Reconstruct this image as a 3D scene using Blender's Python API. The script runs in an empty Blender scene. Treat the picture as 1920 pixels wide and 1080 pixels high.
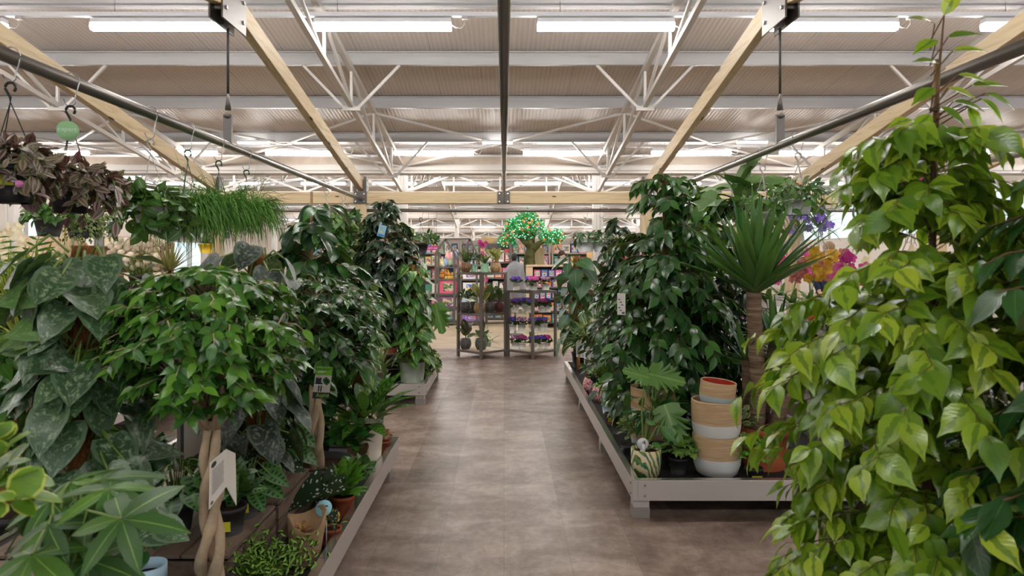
import bpy, math, random
import numpy as np
from math import sin, cos, pi, radians as R
from mathutils import Vector
random.seed(7); rng = np.random.default_rng(11)
SC = bpy.context.scene
COL = SC.collection
F = 1280.0; CX = 945.0; CY = 482.0; H = 1.5          # focal length in pixels, vanishing point, eye height

def W(px, py, d):
    "point in the shop that stands at depth d behind this spot of the photo"
    return Vector(((px-CX)/F*d, d, H+(CY-py)/F*d))
def wx(px, d): return (px-CX)/F*d
def wz(py, d): return H+(CY-py)/F*d

def lin(c):
    c = np.array(c[:3], float)/255.0
    return tuple(np.where(c <= .04045, c/12.92, ((c+.055)/1.055)**2.4)) + (1.0,)

# ------------------------------------------------------------------ mesh builder
class MB:
    def __init__(s): s.V=[]; s.L=[]; s.S=[]; s.A=[]; s.M=[]; s.SM=[]; s.n=0
    def add(s, V, faces, A=None, m=0, smooth=False):
        V=np.asarray(V,float).reshape(-1,3)
        s.V.append(V); k=len(V)
        if isinstance(faces,np.ndarray):
            lo=faces.reshape(-1)+s.n; sz=np.full(len(faces),faces.shape[1])
        else:
            lo=np.array([i for f in faces for i in f],int)+s.n; sz=np.array([len(f) for f in faces],int)
        s.L.append(lo); s.S.append(sz)
        s.A.append(np.zeros((k,3)) if A is None else np.asarray(A,float).reshape(-1,3))
        s.M.append(np.full(len(sz),m)); s.SM.append(np.full(len(sz),smooth)); s.n+=k
        return s
    def box(s, c, size, rz=0, m=0, rx=0, ry=0):
        x,y,z=[q/2 for q in size]
        P=np.array([(a,b,d) for d in(-z,z) for b in(-y,y) for a in(-x,x)])
        P=rot(P,rx,ry,rz)+np.array(c)
        return s.add(P,[(0,2,3,1),(4,5,7,6),(0,1,5,4),(2,6,7,3),(0,4,6,2),(1,3,7,5)],m=m)
    def b2(s, a, b, m=0):
        a=np.array(a,float);b=np.array(b,float)
        return s.box((a+b)/2,np.abs(b-a),m=m)
    def bar(s, p, q, w, h=None, m=0):
        "rectangular bar from p to q, w wide sideways and h deep"
        h=h or w; p=np.array(p,float);q=np.array(q,float);d=q-p;d/=np.linalg.norm(d)
        up=np.array((0,0,1.)) if abs(d[2])<.95 else np.array((0,1.,0))
        x=np.cross(d,up);x/=np.linalg.norm(x);y=np.cross(x,d)
        P=[o+x*a*w/2+y*b*h/2 for o in(p,q) for a,b in((-1,-1),(1,-1),(1,1),(-1,1))]
        return s.add(P,[(3,2,1,0),(4,5,6,7),(0,1,5,4),(1,2,6,5),(2,3,7,6),(3,0,4,7)],m=m)
    def tube(s, pts, r, n=6, m=0, A=None, caps=True):
        P=np.asarray(pts,float); k=len(P); r=np.broadcast_to(np.asarray(r,float),(k,))
        T=np.gradient(P,axis=0); T/=np.linalg.norm(T,axis=1)[:,None]+1e-9
        ref=np.array((0,0,1.)) if abs(T[:,2]).mean()<.85 else np.array((0,1.,0))
        X=np.cross(T,ref); X/=np.linalg.norm(X,axis=1)[:,None]+1e-9; Y=np.cross(T,X)
        a=np.arange(n)*2*pi/n
        V=P[:,None]+r[:,None,None]*(X[:,None]*np.cos(a)[None,:,None]+Y[:,None]*np.sin(a)[None,:,None])
        fs=[]
        for i in range(k-1):
            for j in range(n):
                jj=(j+1)%n; fs.append((i*n+j,i*n+jj,(i+1)*n+jj,(i+1)*n+j))
        if caps: fs+= [tuple(range(n))[::-1], tuple((k-1)*n+j for j in range(n))]
        uv=np.zeros((k*n,3)); uv[:,1]=np.repeat(np.linspace(0,1,k),n); uv[:,0]=np.tile(a/(2*pi),k)
        return s.add(V.reshape(-1,3),fs,uv,m=m,smooth=True)
    def lathe(s, prof, c=(0,0,0), n=20, m=0, wob=None, smooth=True, tilt=None):
        "prof: (radius, z) from bottom centre outwards and up"
        k=len(prof); a=np.arange(n)*2*pi/n; V=[]
        for r,z in prof:
            V.append(np.stack([r*np.cos(a),r*np.sin(a),np.full(n,z)],1))
        V=np.concatenate(V)
        if wob is not None: V=wob(V)
        if tilt is not None: V=rot(V,*tilt)
        V=V+np.array(c); fs=[]
        for i in range(k-1):
            for j in range(n):
                jj=(j+1)%n; fs.append((i*n+j,i*n+jj,(i+1)*n+jj,(i+1)*n+j))
        uv=np.zeros((k*n,3)); uv[:,0]=np.tile(a/(2*pi),k); uv[:,1]=np.repeat(np.linspace(0,1,k),n)
        return s.add(V,fs,uv,m=m,smooth=smooth)
    def ball(s, c, r, n=8, m=0, A=None):
        q=max(4,n//2+1); pr=[(max(1e-4,sin(pi*i/q)),-cos(pi*i/q)) for i in range(q+1)]
        rr=np.array(r if hasattr(r,'__len__') else (r,r,r),float)
        t=MB().lathe(pr,n=n); V=t.V[0]*rr+np.array(c)
        fs=[]; 
        for i in range(q):
            for j in range(n):
                jj=(j+1)%n; fs.append((i*n+j,i*n+jj,(i+1)*n+jj,(i+1)*n+j))
        return s.add(V,fs,t.A[0] if A is None else A,m=m,smooth=True)
    def prism(s, poly, y0, y1, m=0):
        "outline in x,z pushed from y0 to y1"
        k=len(poly); V=[(x,y0,z) for x,z in poly]+[(x,y1,z) for x,z in poly]
        return s.add(V,[tuple(range(k)),tuple(range(2*k-1,k-1,-1))]+[(i,k+i,k+(i+1)%k,(i+1)%k) for i in range(k)],m=m)

def rot(P,rx=0,ry=0,rz=0):
    P=np.asarray(P,float)
    if rx: c,q=cos(rx),sin(rx); P=P@np.array([[1,0,0],[0,c,q],[0,-q,c]])
    if ry: c,q=cos(ry),sin(ry); P=P@np.array([[c,0,-q],[0,1,0],[q,0,c]])
    if rz: c,q=cos(rz),sin(rz); P=P@np.array([[c,q,0],[-q,c,0],[0,0,1]])
    return P

ORG={}
def obj(name, mb, mats, parent=None, loc=None, bevel=0):
    "link one mesh; vertices are given in shop coordinates"
    o0 = ORG[parent.name] if parent is not None else np.array(loc if loc is not None else (0,0,0),float)
    V=np.concatenate(mb.V)-o0; L=np.concatenate(mb.L); S=np.concatenate(mb.S); A=np.concatenate(mb.A)
    me=bpy.data.meshes.new(name)
    me.vertices.add(len(V)); me.vertices.foreach_set('co',V.astype(np.float32).ravel())
    me.loops.add(len(L)); me.loops.foreach_set('vertex_index',L.astype(np.int32))
    me.polygons.add(len(S)); st=np.concatenate([[0],np.cumsum(S)[:-1]])
    me.polygons.foreach_set('loop_start',st.astype(np.int32))
    me.polygons.foreach_set('material_index',np.concatenate(mb.M).astype(np.int32))
    me.polygons.foreach_set('use_smooth',np.concatenate(mb.SM).astype(bool))
    at=me.attributes.new('luv','FLOAT_VECTOR','POINT'); at.data.foreach_set('vector',A.astype(np.float32).ravel())
    me.update(calc_edges=True)
    for m in (mats if isinstance(mats,(list,tuple)) else [mats]): me.materials.append(m)
    o=bpy.data.objects.new(name,me); COL.objects.link(o)
    if parent is not None: o.parent=parent
    else: o.location=o0
    ORG[o.name]=o0
    if bevel:
        b=o.modifiers.new('bevel','BEVEL'); b.width=bevel; b.segments=2; b.limit_method='ANGLE'
    return o
def tag(o,label,cat,group=None,kind=None):
    o['label']=label; o['category']=cat
    if group: o['group']=group
    if kind: o['kind']=kind
    return o
def thing(name,label,cat,loc,group=None,rz=0):
    e=bpy.data.objects.new(name,None); COL.objects.link(e); e.location=loc; e.empty_display_size=.1
    e.rotation_euler[2]=rz
    ORG[e.name]=np.array(loc,float); return tag(e,label,cat,group)
def struct(name,mb,m,bevel=0,label=None):
    o=obj(name,mb,m,bevel=bevel); o['kind']='structure'
    if label: o['label']=label
    return o
def solo(name,mb,m,label,cat,loc,group=None,bevel=0):
    return tag(obj(name,mb,m,loc=loc,bevel=bevel),label,cat,group)
def dup(root,loc,rz=None,label=None,group=None,scale=None):
    def cp(o,par):
        c=o.copy(); COL.objects.link(c)
        if par is not None: c.parent=par
        for ch in list(o.children): cp(ch,c)
        return c
    r=cp(root,None); r.location=loc; ORG[r.name]=np.array(loc,float)
    if rz is not None: r.rotation_euler[2]=rz
    if scale: r.scale=(scale,)*3
    if label: r['label']=label
    if group: r['group']=group
    return r
def text(s,parent,loc,size,mat,rx=pi/2,rz=0,align='CENTER',name='lettering',ry=0,extr=.0004,shear=0,flat=False):
    cu=bpy.data.curves.new(name,'FONT'); cu.body=s; cu.size=size; cu.align_x=align; cu.align_y='CENTER'; cu.extrude=extr; cu.shear=shear
    o=bpy.data.objects.new(name,cu); COL.objects.link(o); cu.materials.append(mat)
    dg=bpy.context.evaluated_depsgraph_get(); dg.update(); me=bpy.data.meshes.new_from_object(o.evaluated_get(dg)); bpy.data.objects.remove(o); me.materials.clear(); me.materials.append(mat)
    o=bpy.data.objects.new(name,me); COL.objects.link(o)
    o.parent=parent; o.location=np.array(loc,float)-ORG[parent.name]; o.rotation_euler=(rx,ry,rz)
    return o

# ------------------------------------------------------------------ materials
class NT:
    def __init__(s,name):
        s.m=bpy.data.materials.new(name); s.m.use_nodes=True; s.t=s.m.node_tree; s.b=s.t.nodes['Principled BSDF']; s.out=s.t.nodes['Material Output']
    def n(s,ty,**k):
        x=s.t.nodes.new(ty)
        for a,v in k.items(): setattr(x,a,v)
        return x
    def l(s,a,b): s.t.links.new(a,b)
    def setin(s,x,i,v):
        if hasattr(v,'is_linked') or isinstance(v,bpy.types.NodeSocket): s.l(v,x.inputs[i])
        else: x.inputs[i].default_value=v
    def math(s,op,a,b=0,c=None,clamp=False):
        x=s.n('ShaderNodeMath',operation=op,use_clamp=clamp); s.setin(x,0,a); s.setin(x,1,b)
        if c is not None: s.setin(x,2,c)
        return x.outputs[0]
    def mix(s,f,a,b,blend='MIX'):
        x=s.n('ShaderNodeMix',data_type='RGBA',blend_type=blend); s.setin(x,0,f); s.setin(x,6,a); s.setin(x,7,b); return x.outputs[2]
    def ramp(s,f,stops,interp='LINEAR'):
        x=s.n('ShaderNodeValToRGB'); x.color_ramp.interpolation=interp; e=x.color_ramp.elements
        while len(e)<len(stops): e.new(.5)
        for k,(p,c) in enumerate(stops): e[k].position=p; e[k].color=c
        s.setin(x,0,f); return x.outputs[0]
    def coord(s,which='Object',scale=(1,1,1)):
        tc=s.n('ShaderNodeTexCoord'); mp=s.n('ShaderNodeMapping'); mp.inputs['Scale'].default_value=scale
        s.l(tc.outputs[which],mp.inputs[0]); return mp.outputs[0]
    def noise(s,vec,scale,detail=3,rough=.5,dist=0):
        x=s.n('ShaderNodeTexNoise'); x.inputs['Scale'].default_value=scale; x.inputs['Detail'].default_value=detail; x.inputs['Roughness'].default_value=rough; x.inputs['Distortion'].default_value=dist
        if vec is not None: s.l(vec,x.inputs['Vector'])
        return x.outputs[0]
    def bump(s,h,strength=.3,dist=.01):
        x=s.n('ShaderNodeBump'); x.inputs['Strength'].default_value=strength; x.inputs['Distance'].default_value=dist; s.l(h,x.inputs['Height']); s.l(x.outputs[0],s.b.inputs['Normal'])
    def base(s,c,rough=.5,metal=0,spec=.5):
        s.setin(s.b,'Base Color',c); s.setin(s.b,'Roughness',rough); s.b.inputs['Metallic'].default_value=metal; s.b.inputs['Specular IOR Level'].default_value=spec
        return s.m
MC={}
def plain(rgb,rough=.5,metal=0,spec=.5,var=0,name=None):
    key=(tuple(rgb),rough,metal,spec,var)
    if key in MC: return MC[key]
    t=NT(name or 'paint_%d_%d_%d'%tuple(rgb[:3]))
    c=lin(rgb)
    if var:
        v=t.noise(t.coord(),6,4,.6)
        k=t.ramp(v,[(.3,lin([q*(1-var) for q in rgb])),(.7,lin([min(255,q*(1+var*.6)) for q in rgb]))])
        MC[key]=t.base(k,rough,metal,spec)
    else: MC[key]=t.base(c,rough,metal,spec)
    return MC[key]
def glassmat(name,tint,f=.1):
    t=NT(name); a=t.n('ShaderNodeBsdfTransparent'); a.inputs[0].default_value=tint; g=t.n('ShaderNodeBsdfGlossy'); g.inputs['Roughness'].default_value=.03; x=t.n('ShaderNodeMixShader'); x.inputs[0].default_value=f; t.l(a.outputs[0],x.inputs[1]); t.l(g.outputs[0],x.inputs[2]); t.l(x.outputs[0],t.out.inputs[0]); t.t.nodes.remove(t.b); return t.m
def emit(rgb,strength,name):
    t=NT(name); t.base(lin(rgb),.4); t.b.inputs['Emission Color'].default_value=lin(rgb); t.b.inputs['Emission Strength'].default_value=strength; return t.m
def wood(name,rgb,dark,axis=0,scale=1.0,rough=.55,knots=True):
    t=NT(name); sc=[9*scale]*3; sc[axis]=.7*scale
    v=t.coord('Object',sc); g=t.noise(v,2.2,6,.6,1.2)
    c=t.ramp(g,[(.3,lin(dark)),(.5,lin(rgb)),(.75,lin([min(255,q*1.07) for q in rgb]))])
    if knots:
        k=t.n('ShaderNodeTexVoronoi'); sk=[5*scale]*3; sk[axis]=1.6*scale
        t.l(t.coord('Object',sk),k.inputs[0]); k.inputs['Scale'].default_value=1
        f=t.math('LESS_THAN',k.outputs['Distance'],.11)
        c=t.mix(f,c,lin([q*.5 for q in dark]))
    t.bump(g,.15,.004)
    return t.base(c,rough)
# ================================================================== materials of the hall
def floor_mat(name,a,b,c,pw,pl,swap):
    t=NT(name); tc=t.coord('Object',(1,1,1))
    br=t.n('ShaderNodeTexBrick'); mp=t.n('ShaderNodeMapping'); t.l(tc,mp.inputs[0])
    if swap: mp.inputs['Rotation'].default_value=(0,0,pi/2)
    t.l(mp.outputs[0],br.inputs[0]); br.offset=.37; br.inputs['Scale'].default_value=1; br.inputs['Brick Width'].default_value=pl; br.inputs['Row Height'].default_value=pw
    br.inputs['Mortar Size'].default_value=.0012; br.inputs['Color1'].default_value=(0,0,0,1); br.inputs['Color2'].default_value=(1,1,1,1); br.inputs['Mortar'].default_value=(.5,.5,.5,1); br.inputs['Bias'].default_value=0
    n1=t.noise(t.coord('Object',(1.2,2.2,1) if swap else (1,1,1)),1.6,8,.65,.6)
    n2=t.noise(t.coord('Object',(1.0,9,1)),3.5,5,.7,.3) if not swap else t.noise(t.coord('Object',(2.6,1.8,1)),5,8,.75,.4)
    k=t.math('ADD',t.math('MULTIPLY',br.outputs['Color'],.09),t.math('MULTIPLY',n1,.55)); k=t.math('ADD',k,t.math('MULTIPLY',n2,.38))
    col=t.ramp(k,[(.36,lin(a)),(.5,lin(b)),(.66,lin(c))])
    col=t.mix(t.math('MULTIPLY',br.outputs['Fac'],.45),col,lin([q*.62 for q in a]))
    t.bump(n2,.05,.002)
    return t.base(col,.38,0,.35)
M_floor=floor_mat('vinyl_plank_taupe',(84,70,62),(132,113,102),(176,158,146),.33,1.35,True)
M_floor2=floor_mat('vinyl_plank_sand',(152,134,110),(182,164,138),(200,184,160),.2,1.4,False)
def roof_mat():
    t=NT('ribbed_roof_sheet'); tc=t.n('ShaderNodeTexCoord'); sx=t.n('ShaderNodeSeparateXYZ'); t.l(tc.outputs['Object'],sx.inputs[0])
    x=sx.outputs[0]
    w=t.math('SINE',t.math('MULTIPLY',x,2*pi/.062))
    seam=t.math('LESS_THAN',t.math('FRACT',t.math('DIVIDE',x,1.0)),.012)
    n=t.noise(t.coord('Object',(.4,.4,.4)),1.0,3)
    c=t.ramp(n,[(.3,lin((174,164,157))),(.7,lin((188,178,171)))])
    c=t.mix(t.math('MULTIPLY',t.math('GREATER_THAN',w,.8),.28),c,lin((225,220,214)))
    c=t.mix(t.math('MULTIPLY',seam,.5),c,lin((120,110,102)))
    t.bump(w,.35,.006)
    return t.base(c,.42,0,.5)
M_roof=roof_mat()
M_white=plain((186,181,176),.45,0,.5); M_white_warm=plain((200,193,186),.5)
M_purlin=plain((172,170,170),.35,0,.6)
M_gut=plain((152,138,124),.6,0,.4,.05); M_gut2=plain((150,143,137),.5)
M_beamX=wood('pine_along_x',(196,174,138),(172,146,108),0); M_beamY=wood('pine_along_y',(200,178,142),(176,150,112),1); M_postZ=wood('pine_along_z',(198,176,140),(174,148,110),2)
M_steel=plain((118,112,108),.42,.6,.5); M_pipe=plain((132,127,123),.3,.75,.5); M_bolt=plain((190,190,190),.25,.9); M_plate=plain((94,88,84),.45,.5)
M_grey=plain((106,101,97),.5,.25); M_black=plain((26,25,25),.6); M_cable=plain((70,70,68),.5,.5); M_wire=plain((170,170,172),.25,1.0)
M_tray=plain((196,188,183),.42,.35,.5); M_tray_edge=plain((214,212,208),.22,.9); M_liner=plain((32,33,34),.75); M_trayleg=plain((150,143,138),.5,.3)
M_lampbody=plain((225,226,230),.4); M_lamp=emit((255,252,248),20.0,'lamp_diffuser')
M_wall=plain((218,211,204),.7,0,.3,.03)
M_soil=plain((62,46,36),.95,0,.1,.35); M_terra=plain((172,92,58),.75,0,.3,.12); M_pot_black=plain((38,37,37),.55); M_pot_white=plain((232,230,226),.4); M_pot_grey=plain((196,198,198),.45)

# ================================================================== floor and roof
struct('floor',MB().b2((-13,-9,-.1),(13,11.2,0)),M_floor)
struct('floor_back',MB().b2((-13,11.2,-.1),(13,62,0)),M_floor2)
def zr(Y):                       # underside of the roof sheets
    k=(Y+2)%16; return 3.60+.148*(8-abs(k-8))
mb=MB(); XW=13.0
for g in (-2-16,-2,14,30,46):
    for y0,y1 in((g,g+8),(g+8,g+16)):
        z0=zr(g) ; z1=z0+.148*8
        za,zb=(z0,z1) if y0==g else (z1,z0)
        mb.add([(-XW,y0,za),(XW,y0,za),(XW,y1,zb),(-XW,y1,zb),(-XW,y0,za+.1),(XW,y0,za+.1),(XW,y1,zb+.1),(-XW,y1,zb+.1)],[(0,3,2,1),(4,5,6,7),(0,1,5,4),(2,3,7,6),(0,4,7,3),(1,2,6,5)])
struct('ceiling',mb,M_roof)
for g in (-2,14,30,46):
    for off in (.5,1.78,3.3,4.9,6.62):
        for s in(-1,1):
            Y=g+8+s*off; z=zr(Y)
            m=MB().b2((-XW,Y-.012,z-.17),(XW,Y+.012,z-.005)); m.b2((-XW,Y-.035,z-.185),(XW,Y+.035,z-.165)); m.b2((-XW,Y-.05,z-.02),(XW,Y+.05,z-.004))
            struct('ceiling_purlin',m,M_purlin)
TX=[-10.08,-6.08,-2.08,1.92,5.92,9.92]
def ztop(Y): return zr(Y)-.235
def zbot(Y):
    k=(Y+2)%16; return 2.83+.157*(8-abs(k-8))
names={-10.08:'far left',-6.08:'left',-2.08:'left aisle side',1.92:'right aisle side',5.92:'right',9.92:'far right'}
def truss(X,g,lab,detail):
    t=thing('roof_truss',lab,'roof truss',(X,g+8,zbot(g+8)),'white steel roof trusses')
    m=MB(); m.bar((X,g+.05,ztop(g+.05)),(X,g+8,ztop(g+8)-.0),.07,.07); m.bar((X,g+8,ztop(g+8)),(X,g+15.95,ztop(g+.05)),.07,.07); obj('top_chord',m,M_white,t)
    m=MB(); m.bar((X,g+.1,zbot(g)),(X,g+8,zbot(g+8)),.06,.06); m.bar((X,g+8,zbot(g+8)),(X,g+15.9,zbot(g)),.06,.06); obj('bottom_chord',m,M_white,t)
    offs=[.0,1.9,3.3,4.9,6.62]
    for s in (-1,1):
        for i,o in enumerate(offs):
            if o==0 and s<0: continue
            Y=g+8+s*o
            obj('web_post',MB().bar((X,Y,ztop(Y)),(X,Y,zbot(Y)),.035),M_white,t)
            if i<len(offs)-1:
                Y2=g+8+s*offs[i+1]; obj('web_diagonal',MB().bar((X,Y,ztop(Y)),(X,Y2,zbot(Y2)),.035),M_white,t)
            if detail and i in(0,2,4):
                m=MB().box((X,Y,zbot(Y)-.045),(.24,.05,.06)); pl=obj('node_plate',m,M_white,t)
                for q in(-1,1):
                    m=MB(); m.bar((X+q*.1,Y,zbot(Y)-.03),(X+q*.66,Y,zr(Y)-.18),.035); obj('knee_brace',m,M_white,t)
for g in (-2,14,30):
    for X in TX:
        if g==-2: lab='white steel roof truss, nearest bay, %s'%{-10.08:'far left above the doors side',-6.08:'left above the purple hanging plants',-2.08:'just left of the aisle',1.92:'just right of the aisle',5.92:'right above the yellow-green fig',9.92:'far right by the windows'}[X]
        else: lab='white steel roof truss in the %s bay behind the timber beam'%('second' if g==14 else 'third')
        truss(X,g,lab,g==-2)
# columns, gutters and lattice girders
for Y in (14,30,46):
    for X in TX:
        m=MB().b2((X-.035,Y-.09,0),(X+.035,Y+.09,3.3)); m.b2((X-.1,Y-.1,0),(X-.035,Y+.1,3.3)); m.b2((X+.035,Y-.1,0),(X+.1,Y+.1,3.3))
        struct('column',m,M_white,bevel=.006)
    m=MB().b2((-XW,Y-.16,3.375),(XW,Y+.16,3.53)); struct('trim_gutter',m,M_gut)
    m=MB().b2((-XW,Y-.2,3.195),(XW,Y+.2,3.22)); m.b2((-XW,Y-.19,3.22),(XW,Y-.17,3.37)); m.b2((-XW,Y+.17,3.22),(XW,Y+.19,3.37)); m.b2((-XW,Y-.215,3.25),(XW,Y-.19,3.275)); struct('trim_gutter_box',m,M_gut2)
    for a,b in zip(TX[:-1],TX[1:]):
        lab={14:'white lattice girder under the first gutter',30:'white lattice girder under the second gutter',46:'white lattice girder under the farthest gutter'}[Y]
        if Y==14: lab+={-10.08:', leftmost span',-6.08:', left of the aisle',-2.08:' over the aisle',1.92:', right of the aisle',5.92:', rightmost span'}[a]
        t=thing('lattice_girder',lab,'girder',((a+b)/2,Y,2.8),'lattice girders under the gutters')
        obj('bottom_chord',MB().bar((a+.1,Y,2.82),(b-.1,Y,2.82),.05),M_white,t)
        n=4; xs=[a+.1+(b-a-.2)*i/n for i in range(n+1)]
        for i in range(n):
            p,q=(2.83,3.19) if i%2==0 else (3.19,2.83)
            obj('web_diagonal',MB().bar((xs[i],Y,p),(xs[i+1],Y,q),.04),M_white,t)
        for i in range(1,n): obj('web_post',MB().bar((xs[i],Y,2.83),(xs[i],Y,3.19),.035),M_white,t)
# crossed wind-bracing tubes in the first bay
for a,b in zip(TX[:-1],TX[1:]):
    c=(a+b)/2; hub=(c,12.75,wz(270,12.75))
    lab='crossed white bracing tubes below the roof '+{-10.08:'at far left',-6.08:'left of the aisle',-2.08:'straight above the aisle',1.92:'right of the aisle',5.92:'at far right'}[a]
    t=thing('wind_brace',lab,'roof brace',hub,'crossed wind bracing tubes')
    obj('hub_plate',MB().box(hub,(.24,.12,.03)),M_white,t)
    for X in(a,b):
        obj('brace_tube',MB().tube([(X,10.9,ztop(10.9)-.02),hub],.025,8),M_white,t)
        obj('brace_tube',MB().tube([(X,13.85,3.33),hub],.025,8),M_white,t)
# ================================================================== strip lights
def lamp_proto():
    t=thing('strip_light','x','ceiling light',(0,0,0))
    m=MB().b2((-.75,-.05,.045),(.75,.05,.095)); b=obj('housing',m,M_lampbody,t,bevel=.008)
    pr=[(-.045,.045),(-.05,.0),(-.035,-.03),(.035,-.03),(.05,0),(.045,.045)]
    m=MB(); V=[(sx,y,z) for sx in(-.75,.75) for y,z in pr]; k=len(pr)
    m.add(V,[tuple(range(k)),tuple(range(2*k-1,k-1,-1))]+[(i,(i+1)%k,k+(i+1)%k,k+i) for i in range(k)]); obj('diffuser',m,M_lamp,t)
    pts=[(.75,0,.03),(.8,0,-.0),(.86,0,-.01),(.9,0,.04),(.9,0,.1)]; obj('flex',MB().tube(pts,.006,5),M_white,t)
    obj('socket',MB().box((.9,0,.103),(.07,.05,.03)),M_white,t)
    return t
LP=None
rows=[(-1,1.97),(4.5,2.52),(7.5,2.52),(13,1.97)]
allrows=[(Y+16*k,z,k) for k in range(4) for Y,z in rows if Y+16*k<61]
xs=[-1.33+2.447*i for i in range(-4,6)]
for Y,z,k in allrows:
    zz=H+z
    t=thing('lighting_rail',{-1:'white lamp rail behind the viewer',4.5:'white lamp rail above the viewer',7.5:'long white lamp rail crossing the top of the picture',13:'long white lamp rail across the roof just before the first gutter'}.get(Y,'white lamp rail in the bays behind the timber beam'),'lighting rail',(0,Y,zz+.12),'lamp rails')
    obj('rail',MB().b2((-12.5,Y-.03,zz+.12),(12.5,Y+.03,zz+.165)),M_lampbody,t)
    for i,x in enumerate(xs):
        obj('suspension_wire',MB().tube([(x-.5,Y,zz+.16),(x-.5,Y,zr(Y)-.01)],.004,4),M_wire,t)
    for i,x in enumerate(xs):
        if k>=2 and abs(x)>9: continue
        if Y==7.5: lab='bright strip light in the top row, '+['far out left','outer left','second left of the wire-hung beam','top left corner','left of the centre pipe','right of the centre pipe','by the right hanging cable','behind the tall fig tip','outer right','far out right'][i]
        elif Y==13: lab='strip light on the lower rail before the gutter, '+['first','second','third','fourth','fifth','sixth','seventh','eighth','ninth','tenth'][i]+' from left'
        elif Y<7: lab='strip light of the rows above and behind the viewer'
        else: lab='strip light far back in the %s bay'%['','second','third','fourth'][k]
        g='strip lights of the shop'
        if LP is None: LP=lamp_proto(); LP.location=(x,Y,zz); LP['label']=lab; LP['group']=g
        else: dup(LP,(x,Y,zz),label=lab,group=g)
for i,(px,py) in enumerate(((475,268),(933,268),(1410,267),(1870,265))):
    p=W(px,py,12.4); t=thing('emergency_light','short white emergency light under the roof, '+['left of the aisle','straight above the aisle','right of the aisle','behind the fig leaves'][i],'ceiling light',p,'short emergency lights')
    obj('housing',MB().box(p+Vector((0,0,.03)),(.56,.08,.03)),M_lampbody,t); obj('diffuser',MB().box(p,(.54,.07,.03)),M_lamp,t)
# ================================================================== outer walls
m=MB()
for y0,y1 in((-9,16.2),(21.2,24),(30.6,62)): m.b2((-13.2,y0,0),(-13,y1,3.7))
m.b2((-13.2,16.2,2.6),(-13,21.2,3.7)); m.b2((-13.2,24,2.35),(-13,30.6,3.7)); m.b2((-13.2,16.2,0),(-13,21.2,.9))
struct('wall_left',m,M_wall)
m=MB().b2((13,-9,0),(13.2,10,3.7)); m.b2((13,10,0),(13.2,30,2.2)); m.b2((13,10,3.45),(13.2,30,3.7)); m.b2((13,30,0),(13.2,62,3.7)); struct('wall_right',m,M_wall)
struct('wall_back',MB().b2((-13.2,62,0),(13.2,62.2,4.8)),M_wall)
M_glass=glassmat('window_glass',(.9,.97,.96,1),.06)
def window(n,x,y0,y1,z0,z1,k):
    m=MB(); 
    for i in range(k+1):
        y=y0+(y1-y0)*i/k; m.b2((x-.04,y-.04,z0),(x+.04,y+.04,z1))
    for z in(z0,z1): m.b2((x-.04,y0,z-.04),(x+.04,y1,z+.04))
    fr=struct('window_%d'%n,m,M_white)
    m=MB()
    for i in range(k):
        a=y0+(y1-y0)*i/k+.04; b=y0+(y1-y0)*(i+1)/k-.04; m.b2((x-.005,a,z0+.04),(x+.005,b,z1-.04))
    obj('pane',m,M_glass,fr); return fr
window(1,-13.1,16.2,21.2,.9,2.6,4); window(2,13.1,10,30,2.2,3.45,8)
# sliding doors under a purple fascia on the left
fr=MB()
for y in(24,26.2,28.4,30.6): fr.b2((-13.16,y-.06,0),(-13.0,y+.06,2.2))
fr.b2((-13.16,24,2.1),(-13.0,30.6,2.35)); d=struct('door_1',fr,M_white)
m=MB()
for y in(24.06,26.26,28.46): m.b2((-13.11,y,.02),(-13.09,y+2.08,2.1))
obj('pane',m,M_glass,d)
struct('trim_1',MB().b2((-13.0,25.4,2.36),(-12.7,31.6,2.62)),plain((98,58,118),.6))
# a low sand-coloured partition by the left wall
struct('wall_partition',MB().b2((-11.5,15.6,0),(-8.6,15.7,1.97)),plain((188,160,136),.7,0,.3,.06))
struct('trim_2',MB().b2((-12.6,16.0,0),(-12.0,16.4,3.5)),M_white_warm)

# ================================================================== timber pergola over the sales benches
YB=9.0
def bolt(par,c,s): return obj('bolt',MB().box(c,s),M_bolt,par)
PX=[-5.72,-3.8,-1.88,1.88,3.8,5.72]; plab={-5.72:'outermost left',-3.8:'left, behind the thin grassy hanging plant',-1.88:'left of the aisle',1.88:'right of the aisle',3.8:'right, behind the tall spiky yucca',5.72:'outermost right'}
for X in PX:
    t=thing('timber_post','square pine pergola post, '+plab[X],'post',(X,YB,0),'pergola posts')
    obj('post',MB().b2((X-.075,YB-.075,0),(X+.075,YB+.075,2.36)),M_postZ,t,bevel=.006)
    m=MB().b2((X-.083,YB-.09,2.2),(X+.083,YB-.075,2.36)); m.b2((X-.083,YB-.09,2.36),(X-.045,YB+.05,2.55)); m.b2((X+.045,YB-.09,2.36),(X+.083,YB+.05,2.55))
    pl=obj('bracket',m,M_plate,t)
    for dx in(-.055,.055):
        for z in(2.225,2.325): bolt(pl,(X+dx,YB-.095,z),(.018,.016,.018))
    for z in(2.42,2.5): bolt(pl,(X-.09 if X>0 else X+.09,YB-.03,z),(.02,.018,.018))
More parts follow.
